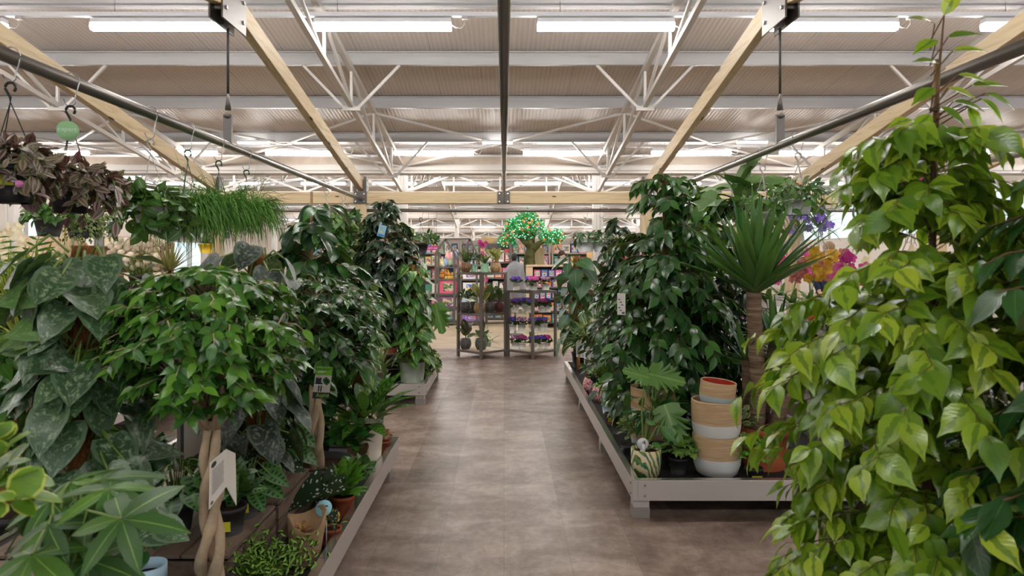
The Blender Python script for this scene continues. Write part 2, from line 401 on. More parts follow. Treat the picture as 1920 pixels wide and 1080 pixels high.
for a,b in zip(PX[:-1],PX[1:]):
    L=MB().b2((a+.078,YB-.065,2.2),(b-.078,YB+.065,2.352)); mid=(a+b)/2
    t=thing('timber_beam','horizontal pine beam '+{-5.72:'at far left between outer posts',-3.8:'left of the aisle post',-1.88:'spanning the aisle, with centre bracket',1.88:'right of the aisle behind the big fig',3.8:'at far right behind the yellow-green fig'}[a],'beam',(mid,YB,2.2),'pergola cross beams')
    obj('beam',L,M_beamX,t,bevel=.006)
    if a==-1.88:
        pl=obj('bracket',MB().b2((-.085,YB-.08,2.195),(.075,YB-.066,2.36)),M_plate,t)
        for dx in(-.06,.05):
            for z in(2.225,2.33): bolt(pl,(dx,YB-.084,z),(.02,.012,.02))
ZA=2.44; SL=.19; YA=4.65
for X in PX:
    t=thing('timber_rafter','sloping pine rafter '+{-5.72:'outermost left',-3.8:'on the left above the purple hanging plants',-1.88:'left of the aisle',1.88:'right of the aisle',3.8:'on the right behind the yellow-green fig',5.72:'outermost right at the picture edge'}[X],'rafter',(X,YA,ZA+SL*(9-YA)),'pergola rafters')
    zt=ZA+SL*(YB-YA)
    obj('rafter',MB().bar((X,YB-.02,ZA),(X,YA+.02,zt),.07,.15),M_beamY,t,bevel=.005)
    obj('rafter',MB().bar((X,YA-.02,zt),(X,.3,ZA),.07,.15),M_beamY,t,bevel=.005)
    m=MB()
    for q in(-.042,.042): m.prism([(0,0)]*0 or [(X+q-.006,zt-.2),(X+q+.006,zt-.2),(X+q+.006,zt+.09),(X+q-.006,zt+.09)],YA-.2,YA+.2)
    pl=obj('ridge_plate',m,M_steel,t)
    for y in(-.15,.15):
        for z in(-.12,.02): bolt(pl,(X,YA+y,zt+z),(.115,.022,.022))
    if abs(X)<3.9:
        obj('hanging_rod',MB().tube([(X,YA,zt-.15),(X,YA,2.56)],.009,8),M_cable,t)
        obj('rod_eye',MB().box((X,YA,zt-.14),(.03,.05,.14)),M_steel,t); m=MB(); m.tube([(X,YA,2.62),(X,YA,2.5)],[.008,.022],8); m.b2((X-.028,YA-.012,2.27),(X+.028,YA+.012,2.47)); m.tube([(X,YA-.03,2.46),(X,YA+.03,2.46)],.02,8)
        obj('clevis',m,M_steel,t)
for X in (-3.8,-1.88,0,1.88,3.8):
    r=.028 if X else .019; z=2.262 if X else 2.215
    m=MB().tube([(X,YB-.1,z),(X,.75,z)],r,14)
    solo('hanging_pipe',m,M_pipe,'grey steel hanging pipe '+{-3.8:'farthest left, behind the trailing baskets',-1.88:'on the left carrying the trailing baskets',0:'in the middle running straight overhead',1.88:'on the right carrying the staghorn fern',3.8:'farthest right behind the yellow-green fig'}[X],'pipe',(X,YB-.1,z),'hanging pipes along the benches')
for a,b in zip(PX[:-1],PX[1:]):
    solo('hanging_pipe',MB().tube([(a+.08,YB,2.115),(b-.08,YB,2.115)],.024,12),M_pipe,'grey steel pipe under the pine beam '+{-5.72:'far left',-3.8:'left of the aisle',-1.88:'across the aisle',1.88:'right of the aisle',3.8:'far right'}[a],'pipe',((a+b)/2,YB,2.115),'pipes under the beams')

# ================================================================== low metal sales trays
def tray(name,lab,x0,x1,y0,y1,legs):
    t=thing(name,lab,'plant tray',((x0+x1)/2,(y0+y1)/2,0),'low metal plant trays')
    zt=.226; zb=.106
    m=MB(); T=.03
    m.b2((x0,y0,zb),(x0+T,y1,zt-.003)); m.b2((x1-T,y0,zb),(x1,y1,zt-.003)); m.b2((x0+T,y0,zb),(x1-T,y0+T,zt-.003)); m.b2((x0+T,y1-T,zb),(x1-T,y1,zt-.003))
    side=obj('side_panel',m,M_tray,t,bevel=.003)
    m=MB(); e=.04
    m.b2((x0,y0,zt-.003),(x0+e,y1,zt)); m.b2((x1-e,y0,zt-.003),(x1,y1,zt)); m.b2((x0+e,y0,zt-.003),(x1-e,y0+e,zt)); m.b2((x0+e,y1-e,zt-.003),(x1-e,y1,zt)); obj('rim',m,M_tray_edge,side)
    m=MB()
    for x in(x0+.07,x1-.07):
        for z in(.135,.195):
            m.box((x,y0-.001,z),(.012,.008,.012)); m.box((x0-.001 if x<(x0+x1)/2 else x1+.001,y0+.05,z),(.008,.012,.012))
    obj('rivet',m,M_bolt,side)
    obj('liner',MB().b2((x0+T,y0+T,.15),(x1-T,y1-T,.165)),M_liner,t)
    for lx,ly in legs:
        g=obj('leg',MB().b2((lx-.045,ly-.045,.055),(lx+.045,ly+.045,zb)),M_tray,t)
        obj('foot',MB().b2((lx-.048,ly-.048,0),(lx+.048,ly+.048,.06)),M_trayleg,g)
    return t
TR=.165
tray('plant_tray','low grey metal plant tray right of the aisle with stacked pots',.735,2.3,3.9,8.35,[(x,y) for y in(3.97,5.3,6.75,8.2) for x in(.79,2.2)])
tray('plant_tray','low grey metal plant tray left of the aisle, nearest the viewer',-2.3,-.745,.8,4.84,[(x,y) for y in(1.4,3.0,4.6) for x in(-.81,-2.2)])
tray('plant_tray','low grey metal plant tray left of the aisle, farther back with sage pot',-2.3,-.785,6.87,8.4,[(x,y) for y in(6.95,8.3) for x in(-.85,-2.2)])
# ================================================================== leaves
def grid_leaf(rows, cols=5, fold=0):
    "rows: (centre t, edge t, half width) along the leaf; u runs -1..1 across"
    us=np.linspace(-1,1,cols); T=[];U=[]
    for tc,te,w in rows:
        for u in us:
            a=abs(u); T.append((tc+(te-tc)*a**1.6, u*w)); U.append((u,tc))
    f=[]
    for i in range(len(rows)-1):
        for j in range(cols-1):
            a=i*cols+j; f.append((a,a+1,a+cols+1,a+cols))
    return np.array(T),np.array(f),np.array(U)
def sym(ws,cols=3): return grid_leaf([(t,t,w) for t,w in ws],cols)
LEAF={
 'fig': sym([(0,.004),(.1,.13),(.28,.235),(.48,.245),(.68,.17),(.83,.065),(1,.004)]),
 'fig_far': sym([(0,.01),(.22,.22),(.5,.25),(.78,.11),(1,.004)]),
 'broad': sym([(0,.02),(.1,.17),(.28,.27),(.5,.29),(.72,.22),(.88,.1),(1,.004)]),
 'heart': grid_leaf([(0,-.1,.1),(.06,-.15,.3),(.2,.0,.42),(.38,.25,.44),(.55,.48,.38),(.72,.68,.27),(.87,.85,.12),(1,1,.003)],5),
 'heart_far': grid_leaf([(0,-.08,.1),(.12,-.08,.36),(.38,.28,.42),(.7,.66,.26),(1,1,.003)],3),
 'satin': grid_leaf([(0,-.06,.12),(.06,-.08,.3),(.2,.06,.41),(.38,.28,.43),(.55,.48,.38),(.74,.7,.26),(.9,.88,.1),(1,1,.003)],7),
 'lance': sym([(0,.008),(.12,.06),(.32,.13),(.52,.15),(.72,.115),(.88,.05),(1,.003)]),
 'lance_wide': sym([(0,.01),(.12,.11),(.32,.19),(.52,.2),(.72,.16),(.88,.08),(1,.003)],5),
 'oval': sym([(0,.02),(.15,.22),(.4,.33),(.65,.3),(.87,.16),(1,.01)]),
 'round': sym([(0,.05),(.1,.3),(.35,.48),(.62,.47),(.86,.3),(1,.03)]),
 'needle': sym([(0,.03),(.5,.035),(1,.003)],3),
 'petal': sym([(0,.05),(.4,.36),(.75,.38),(1,.12)]),
 'wing': grid_leaf([(0,-.1,.12),(.05,-.2,.32),(.2,-.02,.38),(.42,.3,.33),(.65,.6,.22),(.85,.83,.1),(1,1,.003)],5),
}
def star(pts):      # lobed leaf fan: outline (t,s)
    P=[(0.05,0)]+list(pts)+[(t,-s) for t,s in reversed(pts) if abs(s)>1e-6]
    n=len(P); f=np.array([(0,i,i+1) for i in range(1,n-1)]+[(0,n-1,1)])
    P=np.array(P,float); U=np.stack([P[:,1]/max(1e-6,abs(P[:,1]).max()),P[:,0]],1); return P,f,U
LEAF['ivy']=star([(1,0),(.62,.2),(.6,.5),(.3,.26),(.02,.48),(-.16,.12)])
LEAF['maidenhair']=star([(1,0),(.95,.35),(.8,.62),(.55,.68)])
LEAF['shield']=star([(1,0),(.9,.18),(.62,.3),(.45,.22),(.3,.42),(-.05,.5),(-.15,.25),(0.0,.08)])
def nrm(v): v=np.asarray(v,float); return v/(np.linalg.norm(v,axis=-1,keepdims=True)+1e-9)
def leaves(mb,kind,O,D,U,L,wr=1.0,droop=.15,fold=.15,m=0,rnd=None,ripple=0):
    T,f,UV=LEAF[kind]; O=np.atleast_2d(O).astype(float); n=len(O)
    D=nrm(np.broadcast_to(D,(n,3))); U=np.broadcast_to(U,(n,3)); S=nrm(np.cross(D,U)); N=np.cross(S,D)
    L=np.broadcast_to(L,(n,)); wr=np.broadcast_to(wr,(n,)); dr=np.broadcast_to(droop,(n,))
    t=T[:,0][None,:,None]; s=T[:,1][None,:,None]*wr[:,None,None]
    h=-dr[:,None,None]*t*np.abs(t)+fold*np.abs(s)
    if ripple: h=h+ripple*np.sin(t*15+rng.random((n,1,1))*6)*np.abs(s)
    P=O[:,None]+L[:,None,None]*(t*D[:,None]+s*S[:,None]+h*N[:,None])
    k=len(T); r=rng.random(n) if rnd is None else np.broadcast_to(rnd,(n,))
    A=np.empty((n,k,3)); A[:,:,0]=UV[:,0]*.5+.5; A[:,:,1]=UV[:,1]; A[:,:,2]=r[:,None]
    Fc=(f[None]+(np.arange(n)*k)[:,None,None]).reshape(-1,f.shape[1])
    mb.add(P.reshape(-1,3),Fc,A.reshape(-1,3),m=m,smooth=True)
def straps(mb,O,D,L,wd,bend=1.0,rows=7,m=0,fold=.12,rnd=None,taper=1.0,blunt=.0,side=None):
    "long blades that start along D and bend down under their own weight"
    O=np.atleast_2d(O).astype(float); n=len(O); D=nrm(np.broadcast_to(D,(n,3))); L=np.broadcast_to(L,(n,)); wd=np.broadcast_to(wd,(n,)); bend=np.broadcast_to(bend,(n,))
    t=np.linspace(0,1,rows); P=np.empty((n,rows,3)); P[:,0]=O; d=D.copy(); Ds=[d.copy()]
    for i in range(1,rows):
        P[:,i]=P[:,i-1]+d*(L/(rows-1))[:,None]; d=nrm(d+np.array((0,0,-1.))*(bend/(rows-1))[:,None]*t[i]*2); Ds.append(d.copy())
    Ds=np.stack(Ds,1)
    S=np.cross(D,np.broadcast_to((0,0,1.),(n,3)))+1e-4
    S=nrm(S) if side is None else nrm(side)
    N=nrm(np.cross(S[:,None],Ds))
    w=np.minimum(1,.55+t*2.2)*np.clip((1-t**(2.2*taper)),blunt,1)*.5; w[-1]=max(.02,blunt*.5)
    V=np.empty((n,rows,3,3))
    for j,u in enumerate((-1,0,1)):
        V[:,:,j]=P+S[:,None]*(u*w[None,:,None]*wd[:,None,None])+N*(abs(u)*fold*wd[:,None,None]*w[None,:,None]*2)
    r=rng.random(n) if rnd is None else np.broadcast_to(rnd,(n,))
    A=np.empty((n,rows,3,3)); A[...,0]=np.array((0,.5,1)); A[...,1]=t[None,:,None]; A[...,2]=r[:,None,None]
    f=[]
    for i in range(rows-1):
        for j in range(2): a=i*3+j; f.append((a,a+1,a+4,a+3))
    f=np.array(f); Fc=(f[None]+(np.arange(n)*rows*3)[:,None,None]).reshape(-1,4)
    mb.add(V.reshape(-1,3),Fc,A.reshape(-1,3),m=m,smooth=True); return P,Ds,S
def leaf_mat(name,cols,rough=.38,spec=.5,rib=None,edge=None,back=None,trans=.18,pattern=None,pc=None,stripe=None,pscale=1.0):
    "cols: leaf-to-leaf colour choices; rib: midrib colour; edge: margin colour; pattern blotches, bars or dots in pc"
    t=NT(name); at=t.n('ShaderNodeAttribute',attribute_name='luv'); sx=t.n('ShaderNodeSeparateXYZ'); t.l(at.outputs['Vector'],sx.inputs[0]); u,v,r=sx.outputs
    n=len(cols); c=t.ramp(r,[(i/max(1,n-1) if n>1 else 0,lin(q)) for i,q in enumerate(cols)])
    du=t.math('ABSOLUTE',t.math('SUBTRACT',t.math('MULTIPLY',u,2),1))
    wv=t.n('ShaderNodeCombineXYZ'); t.l(u,wv.inputs[0]); t.l(v,wv.inputs[1]); t.l(t.math('MULTIPLY',r,37),wv.inputs[2])
    mp=t.n('ShaderNodeMapping'); t.l(wv.outputs[0],mp.inputs[0])
    if pattern=='blotch':
        mp.inputs['Scale'].default_value=(6.5*pscale,9*pscale,1); q=t.noise(mp.outputs[0],1,4,.7,.5); f=t.ramp(q,[(.5,(0,0,0,1)),(.64,(.85,.85,.85,1))])
        f=t.math('MULTIPLY',f,t.math('LESS_THAN',du,.93)); c=t.mix(f,c,lin(pc))
    if pattern=='splash':     # irregular yellow marbling in some leaves
        mp.inputs['Scale'].default_value=(3.2*pscale,1.4*pscale,1); q=t.noise(mp.outputs[0],1.2,3,.6,.8); f=t.ramp(q,[(.56,(0,0,0,1)),(.64,(1,1,1,1))]); c=t.mix(f,c,lin(pc))
    if pattern=='dots':
        mp.inputs['Scale'].default_value=(5*pscale,9*pscale,1); q=t.n('ShaderNodeTexVoronoi'); q.inputs['Scale'].default_value=1; t.l(mp.outputs[0],q.inputs[0]); f=t.math('LESS_THAN',q.outputs['Distance'],.27); c=t.mix(f,c,lin(pc))
    if pattern=='bars':
        q=t.math('FRACT',t.math('ADD',t.math('MULTIPLY',v,9),t.math('MULTIPLY',du,-1.0))); f=t.math('MULTIPLY',t.math('LESS_THAN',q,.34),t.math('MULTIPLY',t.math('LESS_THAN',du,.62),t.math('GREATER_THAN',du,.08))); c=t.mix(f,c,lin(pc))
    if pattern=='holes':
        q=t.math('FRACT',t.math('ADD',t.math('MULTIPLY',v,6),t.math('MULTIPLY',du,-.8))); f=t.math('MULTIPLY',t.math('LESS_THAN',q,.42),t.math('MULTIPLY',t.math('LESS_THAN',du,.72),t.math('GREATER_THAN',du,.22))); c=t.mix(f,c,lin(pc))
    if pattern=='centre':     # darker heart in the middle of the blade
        mp.inputs['Scale'].default_value=(2,2,1); q=t.noise(mp.outputs[0],1.5,2); f=t.math('MULTIPLY',t.math('LESS_THAN',t.math('ADD',du,t.math('MULTIPLY',q,1.1)),.78),.7); c=t.mix(f,c,lin(pc))
    if pattern=='stripe': c=t.mix(t.math('MULTIPLY',t.math('GREATER_THAN',du,.3),t.math('LESS_THAN',du,.72)),c,lin(pc))
    if rib: c=t.mix(t.math('MULTIPLY',t.math('LESS_THAN',du,.055),.75),c,lin(rib))
    if edge: c=t.mix(t.math('GREATER_THAN',du,.8 if pattern!='spiderrev' else .45),c,lin(edge))
    g=t.n('ShaderNodeNewGeometry'); bk=t.mix(.5,c,lin(back)) if back else t.mix(.35,c,lin((130,160,90)))
    c=t.mix(g.outputs['Backfacing'],c,bk)
    veins=t.math('SINE',t.math('ADD',t.math('MULTIPLY',v,55),t.math('MULTIPLY',du,-14))); t.bump(veins,.06,.002)
    t.base(c,rough,0,spec)
    if trans:
        tr=t.n('ShaderNodeBsdfTranslucent'); hs=t.mix(1.0,c,(1.0,1.0,.35,1),'MULTIPLY'); t.l(hs,tr.inputs[0]); mx=t.n('ShaderNodeMixShader'); mx.inputs[0].default_value=trans; t.l(t.b.outputs[0],mx.inputs[1]); t.l(tr.outputs[0],mx.inputs[2]); t.l(mx.outputs[0],t.out.inputs[0])
    return t.m
G_gold=leaf_mat('golden_fig_leaf',[(92,132,34),(126,160,40),(150,182,50),(178,198,60),(108,148,36)],.25,.7,pattern='centre',pc=(84,126,36),trans=.3)
G_fig=leaf_mat('weeping_fig_leaf',[(34,66,34),(52,94,44),(42,82,40),(74,124,50),(36,74,42)],.24,.7,rib=(84,124,58),trans=.16)
G_figlite=leaf_mat('fresh_fig_leaf',[(58,104,38),(76,130,44),(112,164,56),(66,118,46),(50,96,42)],.25,.7,rib=(110,150,70),trans=.2)
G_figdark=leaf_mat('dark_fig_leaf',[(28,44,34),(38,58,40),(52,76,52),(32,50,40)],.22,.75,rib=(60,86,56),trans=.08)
G_rubber=leaf_mat('rubber_leaf',[(32,62,36),(44,84,42),(60,110,46)],.24,.7,rib=(92,130,64),trans=.12)
G_satin=leaf_mat('satin_pothos_leaf',[(54,84,54),(64,96,60),(46,74,52)],.34,.6,pattern='blotch',pc=(150,170,132),edge=(88,114,84),back=(110,150,70),trans=.1)
G_satin_dark=leaf_mat('dark_satin_leaf',[(34,48,40),(42,58,48),(30,44,38)],.4,.5,pattern='blotch',pc=(136,148,132),edge=(84,98,84),trans=.06)
G_pothos=leaf_mat('marbled_pothos_leaf',[(48,98,40),(62,116,46),(42,88,40),(74,128,50)],.32,.5,pattern='splash',pc=(172,196,98),rib=(120,160,84),trans=.18)
G_phil=leaf_mat('dark_climber_leaf',[(36,70,42),(48,86,50),(58,98,56)],.34,.5,rib=(100,136,88),trans=.1)
G_yucca=leaf_mat('yucca_leaf',[(40,92,36),(54,112,42),(30,72,36),(70,130,48)],.3,.6,trans=.2)
G_trad=leaf_mat('wandering_dude_leaf',[(96,58,70),(116,78,84),(98,96,66),(128,106,78),(84,50,62)],.35,.5,pattern='stripe',pc=(156,148,132),back=(112,40,78),trans=.14)
G_hoya=leaf_mat('wax_plant_leaf',[(52,92,40),(72,120,46),(44,80,38),(100,146,62)],.3,.55,rib=(160,186,110),trans=.14)
G_rhip=leaf_mat('thread_cactus_stem',[(96,150,58),(116,172,68),(80,132,52)],.5,.4,trans=0)
G_fern=leaf_mat('fern_leaf',[(92,164,44),(112,184,54),(78,146,44)],.45,.4,trans=.3)
G_maiden=leaf_mat('maidenhair_leaf',[(140,192,66),(162,212,84),(118,174,60)],.5,.3,trans=.35)
G_begonia=leaf_mat('spotted_begonia_leaf',[(40,62,42),(52,72,44),(34,54,42)],.36,.5,pattern='dots',pc=(222,226,212),back=(150,58,50),trans=.08)
G_cal=leaf_mat('rattlesnake_leaf',[(86,140,44),(98,154,50),(78,128,44)],.35,.5,pattern='bars',pc=(28,56,28),edge=(46,92,38),trans=.2)
G_mons=leaf_mat('swiss_cheese_leaf',[(78,124,64),(64,112,54),(90,136,70)],.36,.5,pattern='holes',pc=(24,42,26),rib=(110,150,90),trans=.12)
G_monst=leaf_mat('monstera_leaf',[(66,124,44),(58,108,44)],.32,.5,rib=(130,170,90),trans=.2)
G_monst_dark=leaf_mat('dark_monstera_leaf',[(40,78,46),(34,66,40)],.3,.5,rib=(90,126,80),trans=.1)
G_spider=leaf_mat('spider_plant_leaf',[(120,158,76),(104,146,64)],.4,.4,pattern='stripe',pc=(206,212,160),trans=.2)
G_palm=leaf_mat('palm_leaf',[(64,124,40),(84,146,46),(52,104,38)],.4,.4,trans=.22)
G_drac=leaf_mat('striped_dracaena_leaf',[(148,146,92),(168,160,108),(128,126,76)],.4,.4,edge=(142,72,70),trans=.2)
G_yel=leaf_mat('yellow_striped_leaf',[(120,150,40),(70,110,40)],.4,.4,pattern='stripe',pc=(206,196,60),trans=.2)
G_pach=leaf_mat('money_tree_leaf',[(92,136,50),(70,112,52),(62,98,52),(104,148,56)],.4,.4,rib=(150,186,88),trans=.22)
G_pep=leaf_mat('cream_edged_leaf',[(96,140,40),(120,160,50)],.36,.5,edge=(190,204,96),trans=.22)
G_ivy=leaf_mat('ivy_leaf',[(88,140,44),(70,120,44),(132,170,62)],.4,.4,rib=(170,196,110),trans=.18)
G_ivyvar=leaf_mat('variegated_leaf',[(92,120,62),(116,140,74)],.42,.4,edge=(206,212,164),trans=.16)
G_stag=leaf_mat('staghorn_leaf',[(60,92,56),(80,112,70),(66,110,50)],.5,.35,trans=.14)
G_orch=leaf_mat('orchid_leaf',[(52,98,44),(66,112,48),(44,84,42)],.36,.5,trans=.12)
G_violet=leaf_mat('violet_leaf',[(44,70,38),(58,82,44)],.7,.25,trans=.05)
G_peace=leaf_mat('long_leaf',[(40,88,34),(54,110,40)],.35,.5,trans=.14)
G_rubvar=leaf_mat('cream_rubber_leaf',[(150,152,84),(128,134,68)],.32,.5,edge=(206,198,134),trans=.12)
G_dkrub=leaf_mat('burgundy_rubber_leaf',[(68,88,54),(86,104,60),(84,66,56)],.3,.5,rib=(120,90,70),trans=.06)
G_succ=leaf_mat('pink_succulent_leaf',[(206,150,118),(190,128,104),(180,170,110)],.5,.3,trans=.1)
G_yellowbit=leaf_mat('yellow_leaf',[(206,182,60),(190,160,70)],.5,.3,trans=.2)
def pet(name,cols): return leaf_mat(name,cols,.6,.2,trans=.25)
P_purple=pet('violet_petal',[(112,84,196),(88,58,176),(150,118,214)]); P_pink=pet('pink_petal',[(222,86,178),(236,120,196),(206,60,150)]); P_bi=pet('two_tone_petal',[(140,52,122),(222,190,222),(160,70,150)])
P_mag=pet('magenta_petal',[(186,52,140),(206,80,160)]); P_white=pet('cream_petal',[(240,230,212),(228,214,190)]); P_red=pet('coral_petal',[(200,130,140),(180,96,112)]); P_yel=pet('mustard_petal',[(216,178,64),(198,140,52)]); P_lil=pet('lilac_petal',[(120,92,200),(150,124,216)])
B_fig=plain((182,160,132),.75,0,.3,.25,'braided_bark'); B_stem=plain((112,86,60),.75,0,.2,.2,'woody_stem'); B_cane=plain((158,128,92),.7,0,.2,.15,'bamboo_cane'); B_green=plain((116,140,66),.5,0,.4,.15,'green_stem'); B_brown=plain((96,66,44),.8,0,.2,.2)
def coir():
    t=NT('coir_fibre'); n=t.noise(t.coord('Object',(1,1,.35)),60,4,.7); c=t.ramp(n,[(.3,lin((70,44,26))),(.6,lin((134,88,50))),(.8,lin((176,128,80)))]); t.bump(n,.9,.01); return t.base(c,.95,0,.1)
M_coir=coir()
def yuccabark():
    t=NT('ringed_trunk'); v=t.coord('Object',(2,2,26)); n=t.noise(v,2,5,.7,.5); c=t.ramp(n,[(.3,lin((78,62,50))),(.55,lin((132,110,90))),(.8,lin((178,158,134)))]); t.bump(n,.9,.012); return t.base(c,.9,0,.1)
M_ybark=yuccabark()
# ================================================================== pots
def pot(parent,c,r,h,mat,rb=.75,rim=True,soil=True,name='pot',fill=.88,n=24,foot=0):
    rim_h=h*.16 if rim else h*.03; e=r*.06
    pr=[(.001,0),(r*rb,0),(r*rb,foot),(r*(rb+(1-rb)*.8),h-rim_h)]
    pr+=[(r,h-rim_h)] if rim else []
    pr+=[(r*1.0,h),(r*.93,h),(r*.9,h*fill),(.001,h*fill-.001)]
    p=obj(name,MB().lathe(pr,c,n),mat,parent)
    if soil: obj('soil',MB().lathe([(.001,h*fill),(r*.5,h*fill+r*.06),(r*.91,h*fill)],c,n),M_soil,p)
    return p
def round_pot(parent,c,r,h,mat,open_=.78,n=24,soil=True):
    pr=[(.001,0)]+[(r*(.66+.34*sin(pi*q)) if q<.5 else r*(open_+(1-open_)*sin(pi*q)),h*q) for q in np.linspace(0,1,11)]+[(r*open_*.9,h),(r*open_*.88,h*.86),(.001,h*.86)]
    p=obj('pot',MB().lathe(pr,c,n),mat,parent)
    if soil: obj('soil',MB().lathe([(.001,h*.88),(r*open_*.86,h*.87)],c,n),M_soil,p)
    return p
# ================================================================== plant builders
def prof_px(cx,d,rows):
    "crown outline from the photo: rows (y, half width in pixels) -> heights and radii at depth d"
    z=np.array([wz(y,d) for y,_ in rows]); r=np.array([w/F*d for _,w in rows]); o=np.argsort(z); return z[o],r[o]
def crown(root,name,mat,cx,cy,prof,nb,per,L,kind='fig',rise=.25,weep=.6,droop=.25,wr=1.0,twig=None,inner=.25,lean=(0,0),zbase=None,asym=1.0,size_var=.25,tw=.0025,azr=None,face=0):
    z,r=prof; zz=np.linspace(z[0],z[-1],200); rr=np.interp(zz,z,r); p=(rr+.02); p/=p.sum()
    lm=MB(); tm=MB()
    az=(np.arange(nb)*2.39996+rng.random(nb)*.6) if azr is None else azr[0]+(azr[1]-azr[0])*rng.random(nb)
    ends=rng.choice(zz,nb,p=p); O=[];D=[];U=[];LL=[]
    for a,ze in zip(az,ends):
        rad=np.interp(ze,z,r)*(.72+.36*rng.random()); out=np.array((cos(a),sin(a)*asym,0))
        q=np.linspace(0,1,8); start=max(ze-rise*rad*2.0+ (weep*rad*.6), z[0]-.1 if zbase is None else zbase)
        bx=np.stack([cx+lean[0]*q+out[0]*rad*q, cy+lean[1]*q+out[1]*rad*q, start+(ze-start)*q+ rise*rad*2.2*q*(1-q)*1.6 - weep*rad*.5*(q**2-q)*-.4],1)
        bx[1:]+=rng.normal(0,.02*rad,(7,3))
        tm.tube(bx,[tw*1.6]+[tw]*6+[tw*.5],4,caps=False)
        n=max(3,int(per*(.6+.6*rad/(r.max()+1e-6))))
        for i in range(n):
            s=inner+(1-inner)*((i+rng.random()*.8)/n); s=min(s,1); k=s*7; j=min(6,int(k)); f=k-j
            P=bx[j]*(1-f)+bx[j+1]*f; T=nrm(bx[j+1]-bx[j]); side=nrm(np.cross(T,(0,0,1)))*(1 if i%2 else -1)
            d=nrm(T*.55+side*(.5+.4*rng.random())+np.array((0,0,-1))*weep*(.35+.7*rng.random())+out*.25+rng.normal(0,.18,3))
            O.append(P); D.append(d); U.append(out*(.55+face)+np.array((0,0,.75))+rng.normal(0,.3,3)); LL.append(L*(1-size_var/2+size_var*rng.random()))
    leaves(lm,kind,np.array(O),np.array(D),np.array(U),np.array(LL),wr*(.9+.2*rng.random(len(O))),droop*(.5+rng.random(len(O))),.18)
    f=obj('foliage',lm,mat,root); f['kind']='stuff'
    return tm
def braid(mb,c,z0,z1,r,n=3,turns=1.6,rt=.018,top=.6):
    q=np.linspace(0,1,26)
    for i in range(n):
        a=2*pi*i/n+q*turns*2*pi; R_=r*(.75+.35*np.sin(q*pi*2*turns*1.0)**2)*(1.15-.35*q)
        mb.tube(np.stack([c[0]+R_*np.cos(a),c[1]+R_*np.sin(a),z0+(z1-z0)*q],1),rt*(1.25-.4*q)*(1+.12*np.sin(q*31+i)),9)
def climber(root,cx,cy,z0,z1,rp,mat,nl,L,kind='heart',spread=.12,droop=.2,pole=True,wr=1.0,top=True,az=None,tilt=(0,0),m2=None,upper=.0):
    if pole:
        pm=MB(); q=np.linspace(0,1,14); pm.tube(np.stack([cx+tilt[0]*q,cy+tilt[1]*q,z0+(z1-z0)*q],1),rp*(1+.06*np.sin(q*40))*np.where(q>.97,.72,1),14); obj('moss_pole',pm,M_coir,root)
    sm=MB(); O=[];D=[];U=[];LL=[]
    for i in range(nl):
        s=(i+rng.random())/nl*.98; z=z0+(z1-z0)*(.04+.96*s); a=i*2.39996 if az is None else az[0]+(az[1]-az[0])*rng.random()
        out=np.array((cos(a),sin(a),0)); base=np.array((cx+tilt[0]*s,cy+tilt[1]*s,z))+out*rp*.95
        pl=spread*(.5+rng.random()*.9); tip=base+out*pl+np.array((0,0,pl*(.55-.5*rng.random()+upper*s)))
        mid=base+out*pl*.45+np.array((0,0,pl*.45)); sm.tube([base,mid,tip],.0035 if L<.15 else .005,4,caps=False)
        O.append(tip); D.append(nrm(out*(.35+.35*rng.random())+np.array((0,0,-.9+.7*rng.random()))+rng.normal(0,.22,3))); U.append(out*1.0+np.array((0,0,.65))+rng.normal(0,.18,3)); LL.append(L*(.72+.5*rng.random()))
    vm=sm
    for k in range(3):
        q=np.linspace(0,1,20); a=q*5+k*2.1; vm.tube(np.stack([cx+tilt[0]*q+np.cos(a)*rp*1.06,cy+tilt[1]*q+np.sin(a)*rp*1.06,z0+(z1-z0)*q],1),.005,5,caps=False)
    obj('stem',vm,B_green,root)
    lm=MB(); leaves(lm,kind,np.array(O),np.array(D),np.array(U),np.array(LL),wr,droop*(.4+rng.random(nl)*1.2),.16,ripple=.05)
    f=obj('foliage',lm,mat,root); f['kind']='stuff'
def rosette(root,c,n,L,wd,mat,up=(.2,1.0),bend=.8,name='foliage',rows=7,fold=.14,r0=.015,taper=1.0,az=None,mb=None,lv=.3):
    a=np.arange(n)*2.39996+rng.random(n)*.4
    if az: a=az[0]+(az[1]-az[0])*rng.random(n)
    e=up[0]+(up[1]-up[0])*(np.arange(n)+.5)/n
    e=e+rng.normal(0,.06,n); out=np.stack([np.cos(a),np.sin(a),np.zeros(n)],1)
    D=out*np.cos(e)[:,None]+np.array((0,0,1.))*np.sin(e)[:,None]
    lm=mb or MB(); straps(lm,np.array(c)+out*r0,D,L*(1-lv/2+lv*rng.random(n)),wd*(.85+.3*rng.random(n)),bend*(.6+.8*rng.random(n))*np.cos(e)**.6,rows,fold=fold,taper=taper)
    if mb is None:
        f=obj(name,lm,mat,root); f['kind']='stuff'; return f
